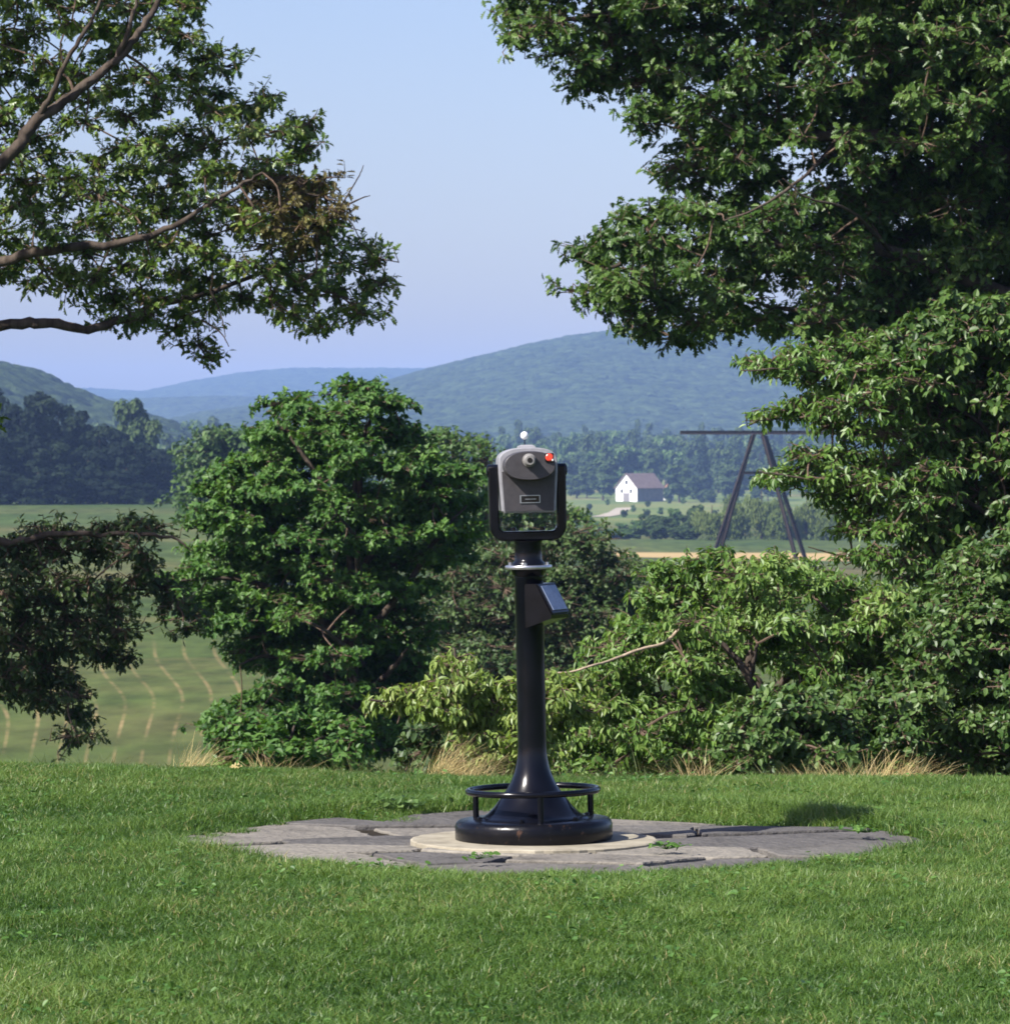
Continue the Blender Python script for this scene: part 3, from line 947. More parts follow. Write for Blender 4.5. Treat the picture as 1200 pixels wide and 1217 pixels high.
shrub('leafy_shrub', 'blue green broad leaved shrub filling the corner below the pale tree', [(1000, 915), (985, 870), (1010, 810), (1080, 755), (1105, 700), (1130, 655), (1180, 650), (1230, 600), (1420, 690), (1420, 925), (1200, 922)],
      28, 1.2, 32, M_bush, 72, .050, [[(1180, 900), (1170, 820), (1150, 760)], [(1180, 880), (1230, 800), (1280, 740)], [(1180, 890), (1100, 850), (1050, 840)]], tpl=BROAD, droop=.4, nup=.6, nout=.7, layers=3, nspr=28)
shrub('leafy_shrub', 'low blue green shrub tucked under the forked limb beside dry grass', [(850, 915), (862, 850), (900, 818), (960, 812), (1010, 830), (1030, 915)],
      26.5, .6, 26, M_bush, 73, .05, [[(930, 900), (935, 860), (930, 840)], [(930, 890), (890, 860)], [(930, 890), (980, 850)]], tpl=BROAD, droop=.4, nup=.6, nout=.7, layers=2, nspr=22)
shrub('sapling_shrub', 'yellow green sapling with drooping leaf sprays left of the pole', [(428, 838), (470, 816), (515, 806), (524, 772), (545, 764), (560, 800), (590, 806), (640, 792), (705, 800), (700, 860), (660, 870), (640, 905), (560, 890), (520, 850), (470, 848)],
      26.0, .7, 24, M_sapling, 74, .056, [[(600, 890), (590, 850), (570, 825)], [(590, 850), (530, 835), (440, 832)], [(575, 830), (545, 800), (540, 770)], [(600, 860), (660, 830), (695, 815)]], nspr=22, nleaf=7, droop=1.0, tip=.5, nup=.7, nout=.5, layers=2, top=.5)
shrub('leafy_shrub', 'small green shrub at the foot of the maple on the lawn edge', [(245, 905), (262, 865), (300, 850), (350, 845), (400, 850), (430, 880), (430, 915), (250, 915)],
      34, .8, 24, M_maple, 75, .06, [[(340, 910), (345, 880), (350, 862)], [(340, 900), (300, 870)], [(340, 900), (395, 870)]], tpl=BROAD, droop=.4, layers=2, nspr=22)
shrub('leafy_shrub', 'dark low shrub between the maple and the sapling', [(470, 915), (480, 870), (520, 840), (590, 850), (640, 870), (660, 915)],
      31, .8, 26, M_mid, 76, .06, [[(560, 910), (560, 880), (555, 860)], [(560, 900), (510, 875)], [(560, 900), (610, 880)]], tpl=BROAD, droop=.4, layers=2)


# ------------------------------------------------------------------ far trees: prototypes and copies
def proto(name, label, mat, seed, kind, n_lobe, n_face, face, bark=M_bark, group=None):
    """tree one metre-true tall: height 14, crown radius about 5"""
    g = np.random.default_rng(seed)
    root = thing(name, label, 'tree', (0, 0, 0), group)
    tm = MB()
    tm.tube(smooth_path([(0, 0, -.6), (.1, 0, 4), (0, .1, 8), (.05, 0, 12)]), np.linspace(.34, .08, 16), 6)
    tm.build('trunk', bark, root, True)
    lf = MB()
    if kind == 'conifer':
        z = g.uniform(1, 14.5, n_lobe)
        az = g.uniform(0, 2 * PI, n_lobe)
        rr = (15 - z) / 15 * 3.6 * g.uniform(.5, 1, n_lobe)
        cen = np.stack([rr * np.cos(az), rr * np.sin(az), z - rr * .25], 1)
        rad = .5 + rr * .18
    else:
        cen, rad = [], []
        for i in range(n_lobe):
            u = unit(g.normal(size=3))
            u[2] = u[2] * .9 + .15
            rr = g.uniform(.35, 1.0)
            taper = 1.0
            c = np.array([0, 0, 6.7]) + u * rr * np.array([3.7, 3.7, 6.3])
            if kind == 'tall':
                c = np.array([0, 0, 6.7]) + u * rr * np.array([2.6, 2.6, 6.6])
            cen.append(c)
            rad.append(g.uniform(1.0, 1.9))
        cen, rad = np.array(cen), np.array(rad)
    idx = g.integers(0, len(cen), n_face)
    u = unit(g.normal(size=(n_face, 3)))
    u[:, 2] = np.where((u[:, 2] < -.2) & (g.random(n_face) < .7), -u[:, 2], u[:, 2])
    pos = cen[idx] + u * rad[idx][:, None] * (g.random((n_face, 1)) ** .3) * np.array([1, 1, .75])
    if kind == 'willow':
        dn = g.random(n_face) ** 1.2 * 5.5
        rim = np.hypot(pos[:, 0], pos[:, 1])
        pos[:, 2] = np.maximum(pos[:, 2] - dn * (rim / 4.5), .4)
        ax = unit(u * .25 + np.array([0, 0, -1.0]))
        nor = unit(u + g.normal(size=(n_face, 3)) * .3)
        sz = face * g.uniform(.9, 2.2, n_face)
        tpl = OBLONG
    else:
        rnd = g.normal(size=(n_face, 3))
        nor = unit(u + np.array([0, 0, .45]) + rnd * .35)
        ax = unit(np.cross(nor, g.normal(size=(n_face, 3))))
        sz = face * g.uniform(.6, 1.3, n_face)
        tpl = CLUMP
    tint = np.clip(.5 + g.normal(size=len(cen))[idx] * .13 + g.normal(size=n_face) * .12, 0, .93)
    lf.leaves(tpl, pos, ax, nor, sz, tint)
    lf.build('crown', mat, root)
    return root


FREE = {}


def plant(pr, px, d, hgt, wid=1.0, label=None, group=None, seed=0, dz=-.7):
    """stand a copy of tree pr (14 m tall) at distance d; the prototype itself is used first"""
    r = random.Random(seed * 7919 + int(px * 13) + int(d))
    x = P(px, 600, d)[0]
    s = hgt / 12.6
    loc = (x, d, h1(x, d) + dz)
    sc_ = (s * wid, s * wid, s)
    rz = r.uniform(0, 2 * PI)
    if pr.name not in FREE:
        FREE[pr.name] = 1
        pr.location, pr.rotation_euler, pr.scale = loc, (0, 0, rz), sc_
        if label:
            pr['label'] = label
        if group:
            pr['group'] = group
        return pr
    return dup(pr, loc, rz, sc_, label, group)


def hpx(px, d, top):
    x = P(px, 600, d)[0]
    return P(px, top, d)[2] - h1(x, d)


# dark wood at the far edge of the left field
GD = 'dark trees along the far edge of the left field'
LD = 'near black leafy tree in the wood along the far edge of the left field'
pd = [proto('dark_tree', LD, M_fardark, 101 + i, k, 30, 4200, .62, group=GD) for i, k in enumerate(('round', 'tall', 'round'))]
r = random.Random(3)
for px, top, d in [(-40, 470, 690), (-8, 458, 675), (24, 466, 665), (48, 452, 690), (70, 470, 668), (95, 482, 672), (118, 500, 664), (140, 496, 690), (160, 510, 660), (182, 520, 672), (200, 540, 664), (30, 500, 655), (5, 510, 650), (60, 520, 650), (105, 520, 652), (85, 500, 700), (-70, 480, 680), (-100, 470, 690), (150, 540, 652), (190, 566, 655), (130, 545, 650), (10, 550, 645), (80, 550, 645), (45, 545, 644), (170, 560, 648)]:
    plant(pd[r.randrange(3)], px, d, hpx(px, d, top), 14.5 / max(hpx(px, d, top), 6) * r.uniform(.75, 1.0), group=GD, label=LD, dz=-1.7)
p2 = proto('tall_tree', 'tall rounded tree rising above the dark wood', M_far, 110, 'round', 34, 5000, .6)
plant(p2, 160, 720, hpx(160, 720, 463), .62)
pl = proto('field_bush', 'small round bush in front of the dark wood', M_far, 111, 'round', 18, 1500, .9)
plant(pl, 168, 640, hpx(168, 640, 586), 1.0)

# wood on the valley floor
GV = 'trees of the valley wood'
LV = 'rounded hazy green tree among the woods of the valley floor'
pv = [proto('valley_tree', LV, m_, 120 + i, k, 26, 2200, .95, group=GV) for i, (k, m_) in enumerate((('round', M_far), ('tall', M_far), ('round', M_far), ('round', M_midgreen)))]
r = random.Random(9)
for row, (d0, x0, x1, step, t0, t1) in enumerate([(1500, 655, 1260, 19, 528, 560), (1560, 640, 1260, 20, 522, 545), (1680, 640, 1260, 18, 514, 535), (1850, 600, 1250, 18, 508, 525), (2050, 560, 1260, 16, 505, 516), (1450, 685, 745, 17, 545, 572), (1420, 792, 1000, 19, 548, 585), (1550, 120, 480, 22, 500, 520), (1800, 100, 480, 20, 494, 508), (1300, 180, 440, 22, 520, 545)]):
    px = x0
    while px < x1:
        d = d0 + r.uniform(-40, 40)
        top = r.uniform(t0, t1)
        if row in (0, 1) and 725 < px < 810:
            top = r.uniform(525, 545)
        hh = hpx(px, d, top)
        if hh > 4:
            plant(pv[r.randrange(4)], px, d, hh, min(1.5, max(.55, 13.0 / hh * r.uniform(.8, 1.2))), group=GV, label=LV)
        px += step * r.uniform(.7, 1.3)
pc = proto('conifer_tree', 'dark pointed conifer in the valley wood beyond the white barn', M_conifer, 131, 'conifer', 240, 2600, .8)
plant(pc, 834, 1440, hpx(834, 1440, 528), .85)

# bushes and willows on the near side of the valley
GB = 'bushes in the hedge below the barn'
LB = 'rounded bush in the hedge on the valley floor below the white barn'
pb = [proto('hedge_bush', LB, m_, 140 + i, 'round', 22, 2400, 1.0, group=GB) for i, m_ in enumerate((M_far, M_midgreen))]
r = random.Random(12)
for px, top, d in [(700, 606, 720), (715, 618, 700), (728, 624, 690), (745, 622, 690), (758, 612, 710), (772, 604, 720), (786, 606, 700), (800, 598, 720), (815, 604, 700), (828, 592, 720), (738, 616, 730), (780, 616, 690), (806, 618, 685), (692, 600, 735), (665, 610, 700), (820, 620, 680)]:
    hh = hpx(px, d, top)
    plant(pb[r.randrange(2)], px, d, hh, 5.6 / hh * r.uniform(.8, 1.1), group=GB, label=LB)
GW = 'willows behind the steel frame'
LW = 'weeping pale green willow behind the brown steel frame'
pw = [proto('willow_tree', LW, M_willow, 150 + i, 'willow', 24, 3000, .55, group=GW) for i in range(2)]
for i, (px, top, d) in enumerate([(846, 592, 670), (872, 582, 690), (905, 574, 700), (930, 586, 680), (958, 580, 690), (985, 590, 680), (1010, 585, 700), (1040, 588, 690)]):
    hh = hpx(px, d, top)
    plant(pw[i % 2], px, d, hh, 9.0 / hh, group=GW, label=LW)
GK = 'clumps on the barn meadow'
LK = 'small clump of green bushes on the meadow just in front of the barn'
for px, top, d in [(795, 590, 1300), (812, 594, 1250), (770, 600, 1200), (835, 588, 1300), (700, 600, 1150), (862, 590, 1250), (752, 606, 1100), (722, 596, 1260), (785, 604, 1050), (805, 608, 980), (830, 602, 1050), (850, 604, 1000), (742, 612, 960), (768, 610, 980), (878, 596, 1150), (900, 594, 1200)]:
    hh = hpx(px, d, top)
    plant(pb[r.randrange(2)], px, d, max(hh, 2.5), 1.0, group=GK, label=LK)

# ------------------------------------------------------------------ barn, shed, steel frame
d = 1400
bx = P(757, 600, d)[0]
bz = P(757, 595, d)[2] - .6
al = math.radians(43)
U = np.array([-math.cos(al), math.sin(al), 0])      # along the gable, away from the near corner
V = np.array([math.sin(al), math.cos(al), 0])       # along the long side
G_, L_, EV, RG = 9.0, 12.5, 4.6, 9.0
o0 = np.array([bx, d, bz])
barn = thing('barn', 'white gabled barn with a brown roof on the far meadow', 'barn', o0)
b = MB()
Z = np.array([0, 0, 1.0])
c = [o0, o0 + U * G_, o0 + U * G_ + V * L_, o0 + V * L_]
t_ = [p + Z * EV for p in c]
rf, rb = o0 + U * G_ / 2 + Z * RG, o0 + U * G_ / 2 + V * L_ + Z * RG
b.faces([c[0], c[1], t_[1], rf, t_[0], c[3], c[2], t_[2], rb, t_[3]], [[1, 0, 4, 3, 2], [5, 6, 7, 8, 9]])
b.build('gable_wall', M_barnwhite, barn, loc=o0)
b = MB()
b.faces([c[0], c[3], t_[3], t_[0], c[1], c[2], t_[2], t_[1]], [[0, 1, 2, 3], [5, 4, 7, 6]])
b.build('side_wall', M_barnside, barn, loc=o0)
b = MB()
ov = .45
for sgn, ea in ((0, t_[0]), (1, t_[1])):
    dirn = unit(ea - rf)
    e0 = ea + dirn * ov - V * ov
    r0 = rf - V * ov
    n_ = unit(np.cross(V, dirn)) * (.22 if sgn == 0 else -.22)
    if n_[2] < 0:
        n_ = -n_
    r0 = r0 + Z * .02
    pts = [e0, r0, r0 + V * (L_ + 2 * ov), e0 + V * (L_ + 2 * ov)]
    pts = [np.asarray(p) + Z * .03 for p in pts]
    b.faces(pts + [p + n_ for p in pts], [[0, 1, 2, 3], [7, 6, 5, 4], [0, 4, 5, 1], [2, 6, 7, 3], [1, 5, 6, 2], [3, 7, 4, 0]])
b.build('roof', M_roof, barn, loc=o0)
W_ = np.cross(U, Z)
for (u_, z_, w_, h_) in ((4.5, 6.3, 1.0, 1.2), (2.6, 3.6, .9, 1.2), (6.4, 3.6, .9, 1.2)):
    b = MB()
    b.box(o0 + U * u_ + Z * z_ - V * .03, (w_, .12, h_), U, V, Z)
    b.build('window', M_pane, barn, loc=o0)
b = MB()
b.box(o0 + U * 4.5 + Z * 1.5 - V * .03, (2.6, .14, 3.0), U, V, Z)
b.build('door', M_barnside, barn, loc=o0)

sx = P(788, 600, 1430)[0]
sz = P(788, 590, 1430)[2] - 1.4
s0 = np.array([sx, 1430, sz])
shed = thing('shed', 'small pale shed with an orange brown roof just beyond the barn', 'shed', s0)
b = MB()
b.box(s0 + np.array([1.5, 0, 1.9]), (3.6, 4, 3.8))
b.build('wall', M_barnwhite, shed, loc=s0)
b = MB()
b.loft([[s0 + np.array(q) for q in ((-.6, y, 3.8), (3.6, y, 3.8), (1.5, y, 5.4))] for y in (-2.3, 2.3)])
b.build('roof', noise_mat('orange_shingles', [(.3, (.34, .17, .10)), (.7, (.46, .25, .16))], 1, 5, .9, .2), shed, loc=s0)

d = 500
f0 = P(905, 655, d)
f0[2] = h1(f0[0], d)
frame = thing('steel_frame', 'tall brown steel beam frame with splayed legs and a level top beam', 'steel frame', f0)
pz = lambda px, py, dy=0: P(px, py, d + dy)
b = MB()
b.beam(pz(808, 514), pz(985, 514), .34, .42)
b.build('top_beam', M_rust, frame, loc=f0)
for a, e in (((896, 516, -.6), (843, 655, -3)), ((894, 518, .6), (851, 655, 4)), ((906, 516, -.6), (949, 659, -3)), ((909, 518, .6), (960, 659, 4))):
    A, B = pz(*a), pz(*e)
    B[2] = min(B[2], h1(B[0], B[1]) + .2)
    b = MB()
    b.beam(A, B, .32, .38)
    b.build('leg', M_rust, frame, loc=f0)
b = MB()
b.beam(pz(881, 562), pz(922, 562), .3, .3)
b.build('cross_beam', M_rust, frame, loc=f0)
A, B = pz(944, 659, -3.6), pz(970, 658, 4.6)
A[2], B[2] = h1(A[0], A[1]) + .3, h1(B[0], B[1]) + .3
b = MB()
b.beam(A, B, .5, .45)
b.build('foot_beam', M_rust, frame, loc=f0)


# ------------------------------------------------------------------ paving
VX, VY = P(634.5, 994, 17.95)[0], 17.95


def gp(px, py):
    """ground point under a photo pixel"""
    dd_ = F * EYE / (py - HOR)
    return (P(px, py, dd_)[0], dd_)


outline = [gp(*q) for q in ((185, 1004), (235, 990), (320, 978), (400, 972), (455, 977), (492, 969), (560, 965), (640, 964), (700, 970), (860, 977), (1000, 982), (1066, 988), (1118, 1003), (1040, 1020), (930, 1034), (810, 1043), (690, 1049), (570, 1051), (450, 1039), (335, 1027), (250, 1014))]


def clip(poly, a, n):
    out = []
    m = len(poly)
    for i in range(m):
        p, q = poly[i], poly[(i + 1) % m]
        dp, dq = (p[0] - a[0]) * n[0] + (p[1] - a[1]) * n[1], (q[0] - a[0]) * n[0] + (q[1] - a[1]) * n[1]
        if dp <= 0:
            out.append(p)
        if (dp < 0 < dq) or (dq < 0 < dp):
            t = dp / (dp - dq)
            out.append((p[0] + (q[0] - p[0]) * t, p[1] + (q[1] - p[1]) * t))
    return out


r = random.Random(17)
seeds = [(-.95, 18.45), (-.75, 17.75), (-.15, 19.0), (-.3, 17.35), (.15, 16.95), (.3, 18.2), (.75, 19.0), (.65, 17.55), (.95, 17.05), (1.25, 18.35), (1.35, 17.6), (1.2, 18.9), (-1.25, 18.05), (.1, 17.6), (-.55, 18.1), (.95, 17.95), (.55, 18.55), (-.1, 18.55), (.35, 17.25), (-.6, 17.3), (1.05, 18.55)]
patio = bpy.data.objects.new('flagstone_patio', None)
COL.objects.link(patio)
tag(patio, 'irregular grey brown flagstone patch set in the lawn under the black viewer', kind='structure')
AS = 1.75
PAT = [(x, y) for x, y in outline]
for i, s in enumerate(seeds):
    poly = [(x, y * AS) for x, y in outline]
    a = (s[0], s[1] * AS)
    for j, q in enumerate(seeds):
        if j == i:
            continue
        bq = (q[0], q[1] * AS)
        n = (bq[0] - a[0], bq[1] - a[1])
        l = math.hypot(*n)
        n = (n[0] / l, n[1] / l)
        gap = .012 + .055 * random.Random(min(i, j) * 31 + max(i, j) * 7).random() ** 2
        mid = ((a[0] + bq[0]) / 2 - n[0] * gap, (a[1] + bq[1]) / 2 - n[1] * gap)
        poly = clip(poly, mid, n)
        if len(poly) < 3:
            break
    if len(poly) < 3:
        continue
    # roughen the broken edges
    rough = []
    m = len(poly)
    for k in range(m):
        p, q = np.array(poly[k]), np.array(poly[(k + 1) % m])
        L = np.linalg.norm(q - p)
        nn = max(1, int(L / .09))
        nrm = np.array([-(q - p)[1], (q - p)[0]]) / max(L, 1e-6)
        for e in range(nn):
            pt = p + (q - p) * e / nn
            if e:
                pt = pt + nrm * r.uniform(-.013, .013)
            rough.append((pt[0], pt[1] / AS))
    z0 = -.004 + r.uniform(-.012, .010)
    tx_, ty_ = r.uniform(-.006, .006), r.uniform(-.006, .010)
    cx_, cy_ = np.mean([p[0] for p in rough]), np.mean([p[1] for p in rough])
    ztop = lambda x, y: z0 + (x - cx_) * tx_ + (y - cy_) * ty_
    sh = lambda k: [(cx_ + (x - cx_) * k, cy_ + (y - cy_) * k) for x, y in rough]
    b = MB()
    b.loft([[(x, y, -.05) for x, y in rough], [(x, y, ztop(x, y) - .006) for x, y in rough], [(x, y, ztop(x, y)) for x, y in sh(.985)]])
    b.build('flagstone', M_stones[(i * 7 + i // 3) % 4], patio)
so_ = MB()
so_.faces([(.16 + (x - .16) * .985, 18.05 + (y - 18.05) * .985, -.024) for x, y in outline], [list(range(len(outline)))])
tag(so_.build('soil', noise_mat('dark_soil', [(.3, (.012, .010, .007)), (.7, (.040, .032, .022))], 20, 6, .95, .1)), kind='structure')
pad = MB()
rk = random.Random(4)
ring = [(VX + .5 * (1 + rk.uniform(-.012, .010)) * math.cos(a), VY + .5 * (1 + rk.uniform(-.012, .010)) * math.sin(a)) for a in np.arange(88) * 2 * PI / 88]
pad.loft([[(x, y, -.02) for x, y in ring], [(x, y, .009) for x, y in ring], [(VX + (x - VX) * .985, VY + (y - VY) * .985, .013) for x, y in ring]])
tag(pad.build('concrete_pad', M_concrete), kind='structure')

# ------------------------------------------------------------------ the coin viewer
ZB = .013
viewer = thing('coin_viewer', 'black pedestal coin viewer with a grey head standing on the flagstones', 'coin viewer', (VX, VY, ZB - .004))
viewer.rotation_euler = (0, math.radians(-1.15), 0)
viewer.scale = (.99, .99, .99)
q = MB()
q.lathe([(.315, 0), (.321, .012), (.321, .062), (.316, .078), (.304, .087), (.235, .089)], 72)
base_disc = q.build('base_disc', M_iron_worn, viewer, True)
q = MB()
q.lathe([(.232, .0895), (.226, .096), (.208, .099), (.186, .112), (.160, .138), (.137, .168), (.112, .202), (.090, .240), (.0755, .275), (.0675, .305), (.0622, .335), (.0595, .360), (.0587, .385), (.0585, .41)], 64)
q.build('flared_foot', M_iron, viewer, True)
for k in range(6):
    q = MB()
    a = k * PI / 3 + .3
    q.lathe([(.011, .0895), (.011, .100), (.006, .103)], 6, (.268 * math.cos(a) * .86, .268 * math.sin(a) * .86))
    q.build('bolt', M_iron_worn, base_disc)
q = MB()
ang = np.linspace(0, 2 * PI, 13)[:-1]
q.lathe([(.264 + .0128 * math.cos(a), .203 + .0128 * math.sin(a)) for a in ang], 72, closed=True)
ringo = q.build('foot_ring', M_iron, viewer, True)
for a in (-84, 27, 153):
    a = math.radians(a)
    q = MB()
    q.tube([(.264 * math.cos(a), .264 * math.sin(a), z) for z in (.087, .14, .195)], .0125, 12)
    q.build('post', M_iron, ringo, True)
q = MB()
q.lathe([(.0585, .4105), (.0585, .7), (.0585, 1.062), (.061, 1.066), (.061, 1.078)], 40)
pole = q.build('pole', M_iron, viewer, True)
q = MB()
q.lathe([(.060, 1.0785), (.070, 1.094), (.074, 1.106)], 40)
q.build('collar', M_iron, viewer, True)
q = MB()
q.lathe([(.094, 1.1065), (.096, 1.109), (.096, 1.119), (.094, 1.1215)], 56)
q.build('steel_flange', M_steel, viewer, True)
q = MB()
q.lathe([(.068, 1.122), (.067, 1.132), (.058, 1.139), (.056, 1.146), (.056, 1.215), (.060, 1.2215)], 40)
q.build('neck', M_iron, viewer, True)
for a in (-100, -20, 70, 160):
    a = math.radians(a)
    q = MB()
    q.lathe([(.007, 1.1216), (.007, 1.131), (.004, 1.134)], 6, (.080 * math.cos(a), .080 * math.sin(a)))
    q.build('bolt', M_steel, viewer)

# instruction panel: wedge on the side of the pole
nz_ = np.array([.90, -.44, 0]) / math.hypot(.9, .44)
wd = np.array([.44, .90, 0]) / math.hypot(.9, .44)
prof = [(.02, 1.047), (.070, 1.047), (.138, .922), (.134, .906), (.02, .868)]
q = MB()
q.loft([[tuple(nz_ * n + wd * w + np.array([0, 0, z])) for n, z in prof] for w in (-.082, .082)])
wedge = q.build('panel_box', M_iron, viewer)
sl = unit(nz_ * (.138 - .070) + np.array([0, 0, .922 - 1.047]))
upn = np.cross(wd, sl)
if upn[0] < 0:
    upn = -upn
cen = nz_ * .104 + np.array([0, 0, .9845])
q = MB()
q.box(cen + upn * .0045, (.138, .160, .007), sl, wd, upn, .002)
q.build('panel_frame', M_iron, wedge)
q = MB()
q.box(cen + upn * .0105, (.112, .132, .004), sl, wd, upn, .001)
q.build('panel', M_plate, wedge)

# yoke: one flat bar bent to a U
def superpath(pts, rad, k=8):
    out = [np.array(pts[0], float)]
    for i in range(1, len(pts) - 1):
        p, a, c = (np.array(pts[j], float) for j in (i, i - 1, i + 1))
        u1, u2 = unit(a - p), unit(c - p)
        for t in np.linspace(0, 1, k):
            s_, e_ = p + u1 * rad, p + u2 * rad
            out.append(s_ * (1 - t) ** 2 + p * 2 * t * (1 - t) + e_ * t * t)
    out.append(np.array(pts[-1], float))
    return np.array(out)


path = superpath([(-.1385, 0, 1.522), (-.1365, 0, 1.2415), (.1365, 0, 1.2415), (.1385, 0, 1.522)], .048)
tg = unit(np.gradient(path, axis=0))
rings = []
hw, ht, bv = .034, .0195, .006
for p, t in zip(path, tg):
    n = np.array([-t[2], 0, t[0]])
    Yv = np.array([0, 1.0, 0])
    rings.append([p + n * a + Yv * c for a, c in ((-ht, -hw + bv), (-ht + bv, -hw), (ht - bv, -hw), (ht, -hw + bv), (ht, hw - bv), (ht - bv, hw), (-ht + bv, hw), (-ht, hw - bv))])
q = MB()
q.loft(rings)
yoke = q.build('yoke', M_iron, viewer)
for sx_ in (-1, 1):
    q = MB()
    pts = [(sx_ * x, 0, 1.508) for x in (.112, .1575, .164)]
    q.tube(pts, [.027, .027, .018], 20)
    q.build('pivot', M_iron, yoke, True)
for x in (-.058, .060):
    q = MB()
    q.lathe([(.011, 1.2625), (.011, 1.274), (.006, 1.278)], 8, (x, -.005))
    q.build('bolt', M_iron, yoke)

# head
head = MB()
zb, zt = 1.336, 1.600


def head_ring(y, sc_=1.0, dz=0.0):
    pts = [(-.100, zb), (.100, zb), (.109, zb + .009), (.1185, 1.50), (.1185, 1.545)]
    for a in np.linspace(12, 168, 19):
        a = math.radians(a)
        ca, sa = math.cos(a), math.sin(a)
        pts.append((math.copysign(abs(ca) ** .72, ca) * .1185, 1.548 + .053 * sa ** .85))
    pts += [(-.1185, 1.545), (-.1185, 1.50), (-.109, zb + .009)]
    zc = 1.47
    return [(x * sc_, y, zc + (z - zc) * sc_ + dz) for x, z in pts]


head.loft([head_ring(-.095, .97), head_ring(-.088, 1.0), head_ring(.02, 1.0), head_ring(.12, .985), head_ring(.165, .94), head_ring(.178, .88)])
shell = head.build('head', M_shell, viewer)
shell.rotation_euler = (0, 0, math.radians(4))
yoke.rotation_euler = (0, 0, math.radians(4))
# flat dark front panel
q = MB()
fr = [(-.099, zb + .008), (.099, zb + .008), (.104, 1.43), (.108, 1.505), (-.108, 1.505), (-.104, 1.43)]
q.loft([[(x, y, z) for x, z in fr] for y in (-.0945, -.1005)])
front = q.build('front_panel', M_face, shell)
# oval hood that carries the eyepiece
q = MB()


def oval(y, k, cz=1.528):
    return [(.106 * k * math.copysign(abs(math.cos(a)) ** .85, math.cos(a)), y, cz + .059 * k * math.copysign(abs(math.sin(a)) ** .9, math.sin(a))) for a in np.arange(48) * 2 * PI / 48]


q.loft([oval(-.0952, 1.0), oval(-.180, .985), oval(-.187, .965), oval(-.189, .94)])
hood = q.build('eyepiece_hood', M_face, shell)
q = MB()
q.tube([(-.004, y, 1.550) for y in (-.1885, -.205, -.206, -.236, -.240)], [.027, .027, .024, .022, .018], 28)
ey = q.build('eyepiece', noise_mat('worn_grey_rubber', [(.3, (.14, .135, .13)), (.7, (.24, .23, .22))], 60, 4, .5, .4), hood)
q = MB()
q.tube([(-.004, y, 1.550) for y in (-.2395, -.2415)], .0105, 20)
q.build('eye_lens', M_black, ey)
q = MB()
q.box((.079, -.1925, 1.559), (.036, .008, .036), bev=.003)
rr_ = q.build('button_frame', M_black, hood)
q = MB()
q.tube([(.078, y, 1.560) for y in (-.1955, -.2005, -.2030)], [.0158, .0158, .012], 24)
q.build('red_button', M_red, rr_)
q = MB()
q.box((.0905, -.2005, 1.549), (.006, .004, .008), bev=.001)  # white block standing in for the highlight by the red button
q.build('painted_glint', M_white, rr_)
# coin slot plate
q = MB()
for c_, s_ in (((0, 0, .0145), (.082, .004, .003)), ((0, 0, -.0145), (.082, .004, .003)), ((-.0385, 0, 0), (.005, .004, .026)), ((.0395, 0, 0), (.003, .004, .026))):
    q.box(np.array([.004, -.1028, 1.392]) + np.array(c_), s_)
slot = q.build('slot_frame', M_steel, front)
q = MB()
q.box((.004, -.1018, 1.392), (.074, .002, .0255))
q.build('slot_plate', M_black, slot)
q = MB()
q.box((.006, -.1033, 1.392), (.044, .0012, .0025))
q.build('coin_slot', M_steel, slot)
# objective at the back, saddle and sight ball on top
q = MB()
q.tube([(0, y, 1.50) for y in (.176, .20, .202, .235, .238)], [.058, .058, .066, .066, .060], 32)
ob = q.build('objective', M_face, shell)
q = MB()
q.tube([(0, y, 1.50) for y in (.2375, .2395)], .052, 32)
q.build('objective_lens', M_black, ob)
q = MB()
q.loft([[(-.036 * k, -.02 - .03 * k, z), (.036 * k, -.02 - .03 * k, z), (.036 * k, .02 + .03 * k, z), (-.036 * k, .02 + .03 * k, z)] for k, z in ((1, 1.597), (.9, 1.607), (.55, 1.6125))])
sd = q.build('sight_base', M_shell, shell)
q = MB()
q.tube([(-.006, 0, z) for z in (1.611, 1.628, 1.637)], .0022, 8)
st_ = q.build('sight_stem', M_iron, sd)
q = MB()
a = np.linspace(-PI / 2 + .05, PI / 2 - .05, 13)
q.lathe([(.0165 * math.cos(t), 1.650 + .0165 * math.sin(t)) for t in a], 24, (-.006, 0))
q.build('sight_ball', M_white, st_, True)


# ------------------------------------------------------------------ grass
def blades(name, x, y, hgt, wid, mat, tint, seed, lean=.5, kind='stuff', tpl_bend=.45, lean_dir=None):
    g = np.random.default_rng(seed)
    n = len(x)
    z = H(x, y)
    az = g.uniform(0, 2 * PI, n)
    la = g.uniform(0, 2 * PI, n) if lean_dir is None else lean_dir + g.normal(size=n) * .9
    ll = hgt * lean * g.uniform(.2, 1.5, n)
    side = np.stack([np.cos(az), np.sin(az), np.zeros(n)], 1) * (wid / 2)[:, None]
    ld = np.stack([np.cos(la), np.sin(la), np.zeros(n)], 1)
    b = np.stack([x, y, z - .008], 1)
    up = np.array([0, 0, 1.0])
    m_ = b + up * (hgt * .6)[:, None] + ld * (ll * .3)[:, None]
    t_ = b + up * (hgt * (1 - .25 * np.minimum(1, ll / hgt)))[:, None] + ld * ll[:, None]
    v = np.stack([b - side, b + side, m_ - side * .8, m_ + side * .8, t_], 1)
    loops = (np.arange(n)[:, None] * 5 + np.array([0, 1, 3, 2, 2, 3, 4])[None]).ravel()
    mb = MB()
    mb.add(v.reshape(-1, 3), loops, np.tile([4, 3], n), np.repeat(tint, 2))
    return tag(mb.build(name, mat), kind=kind)


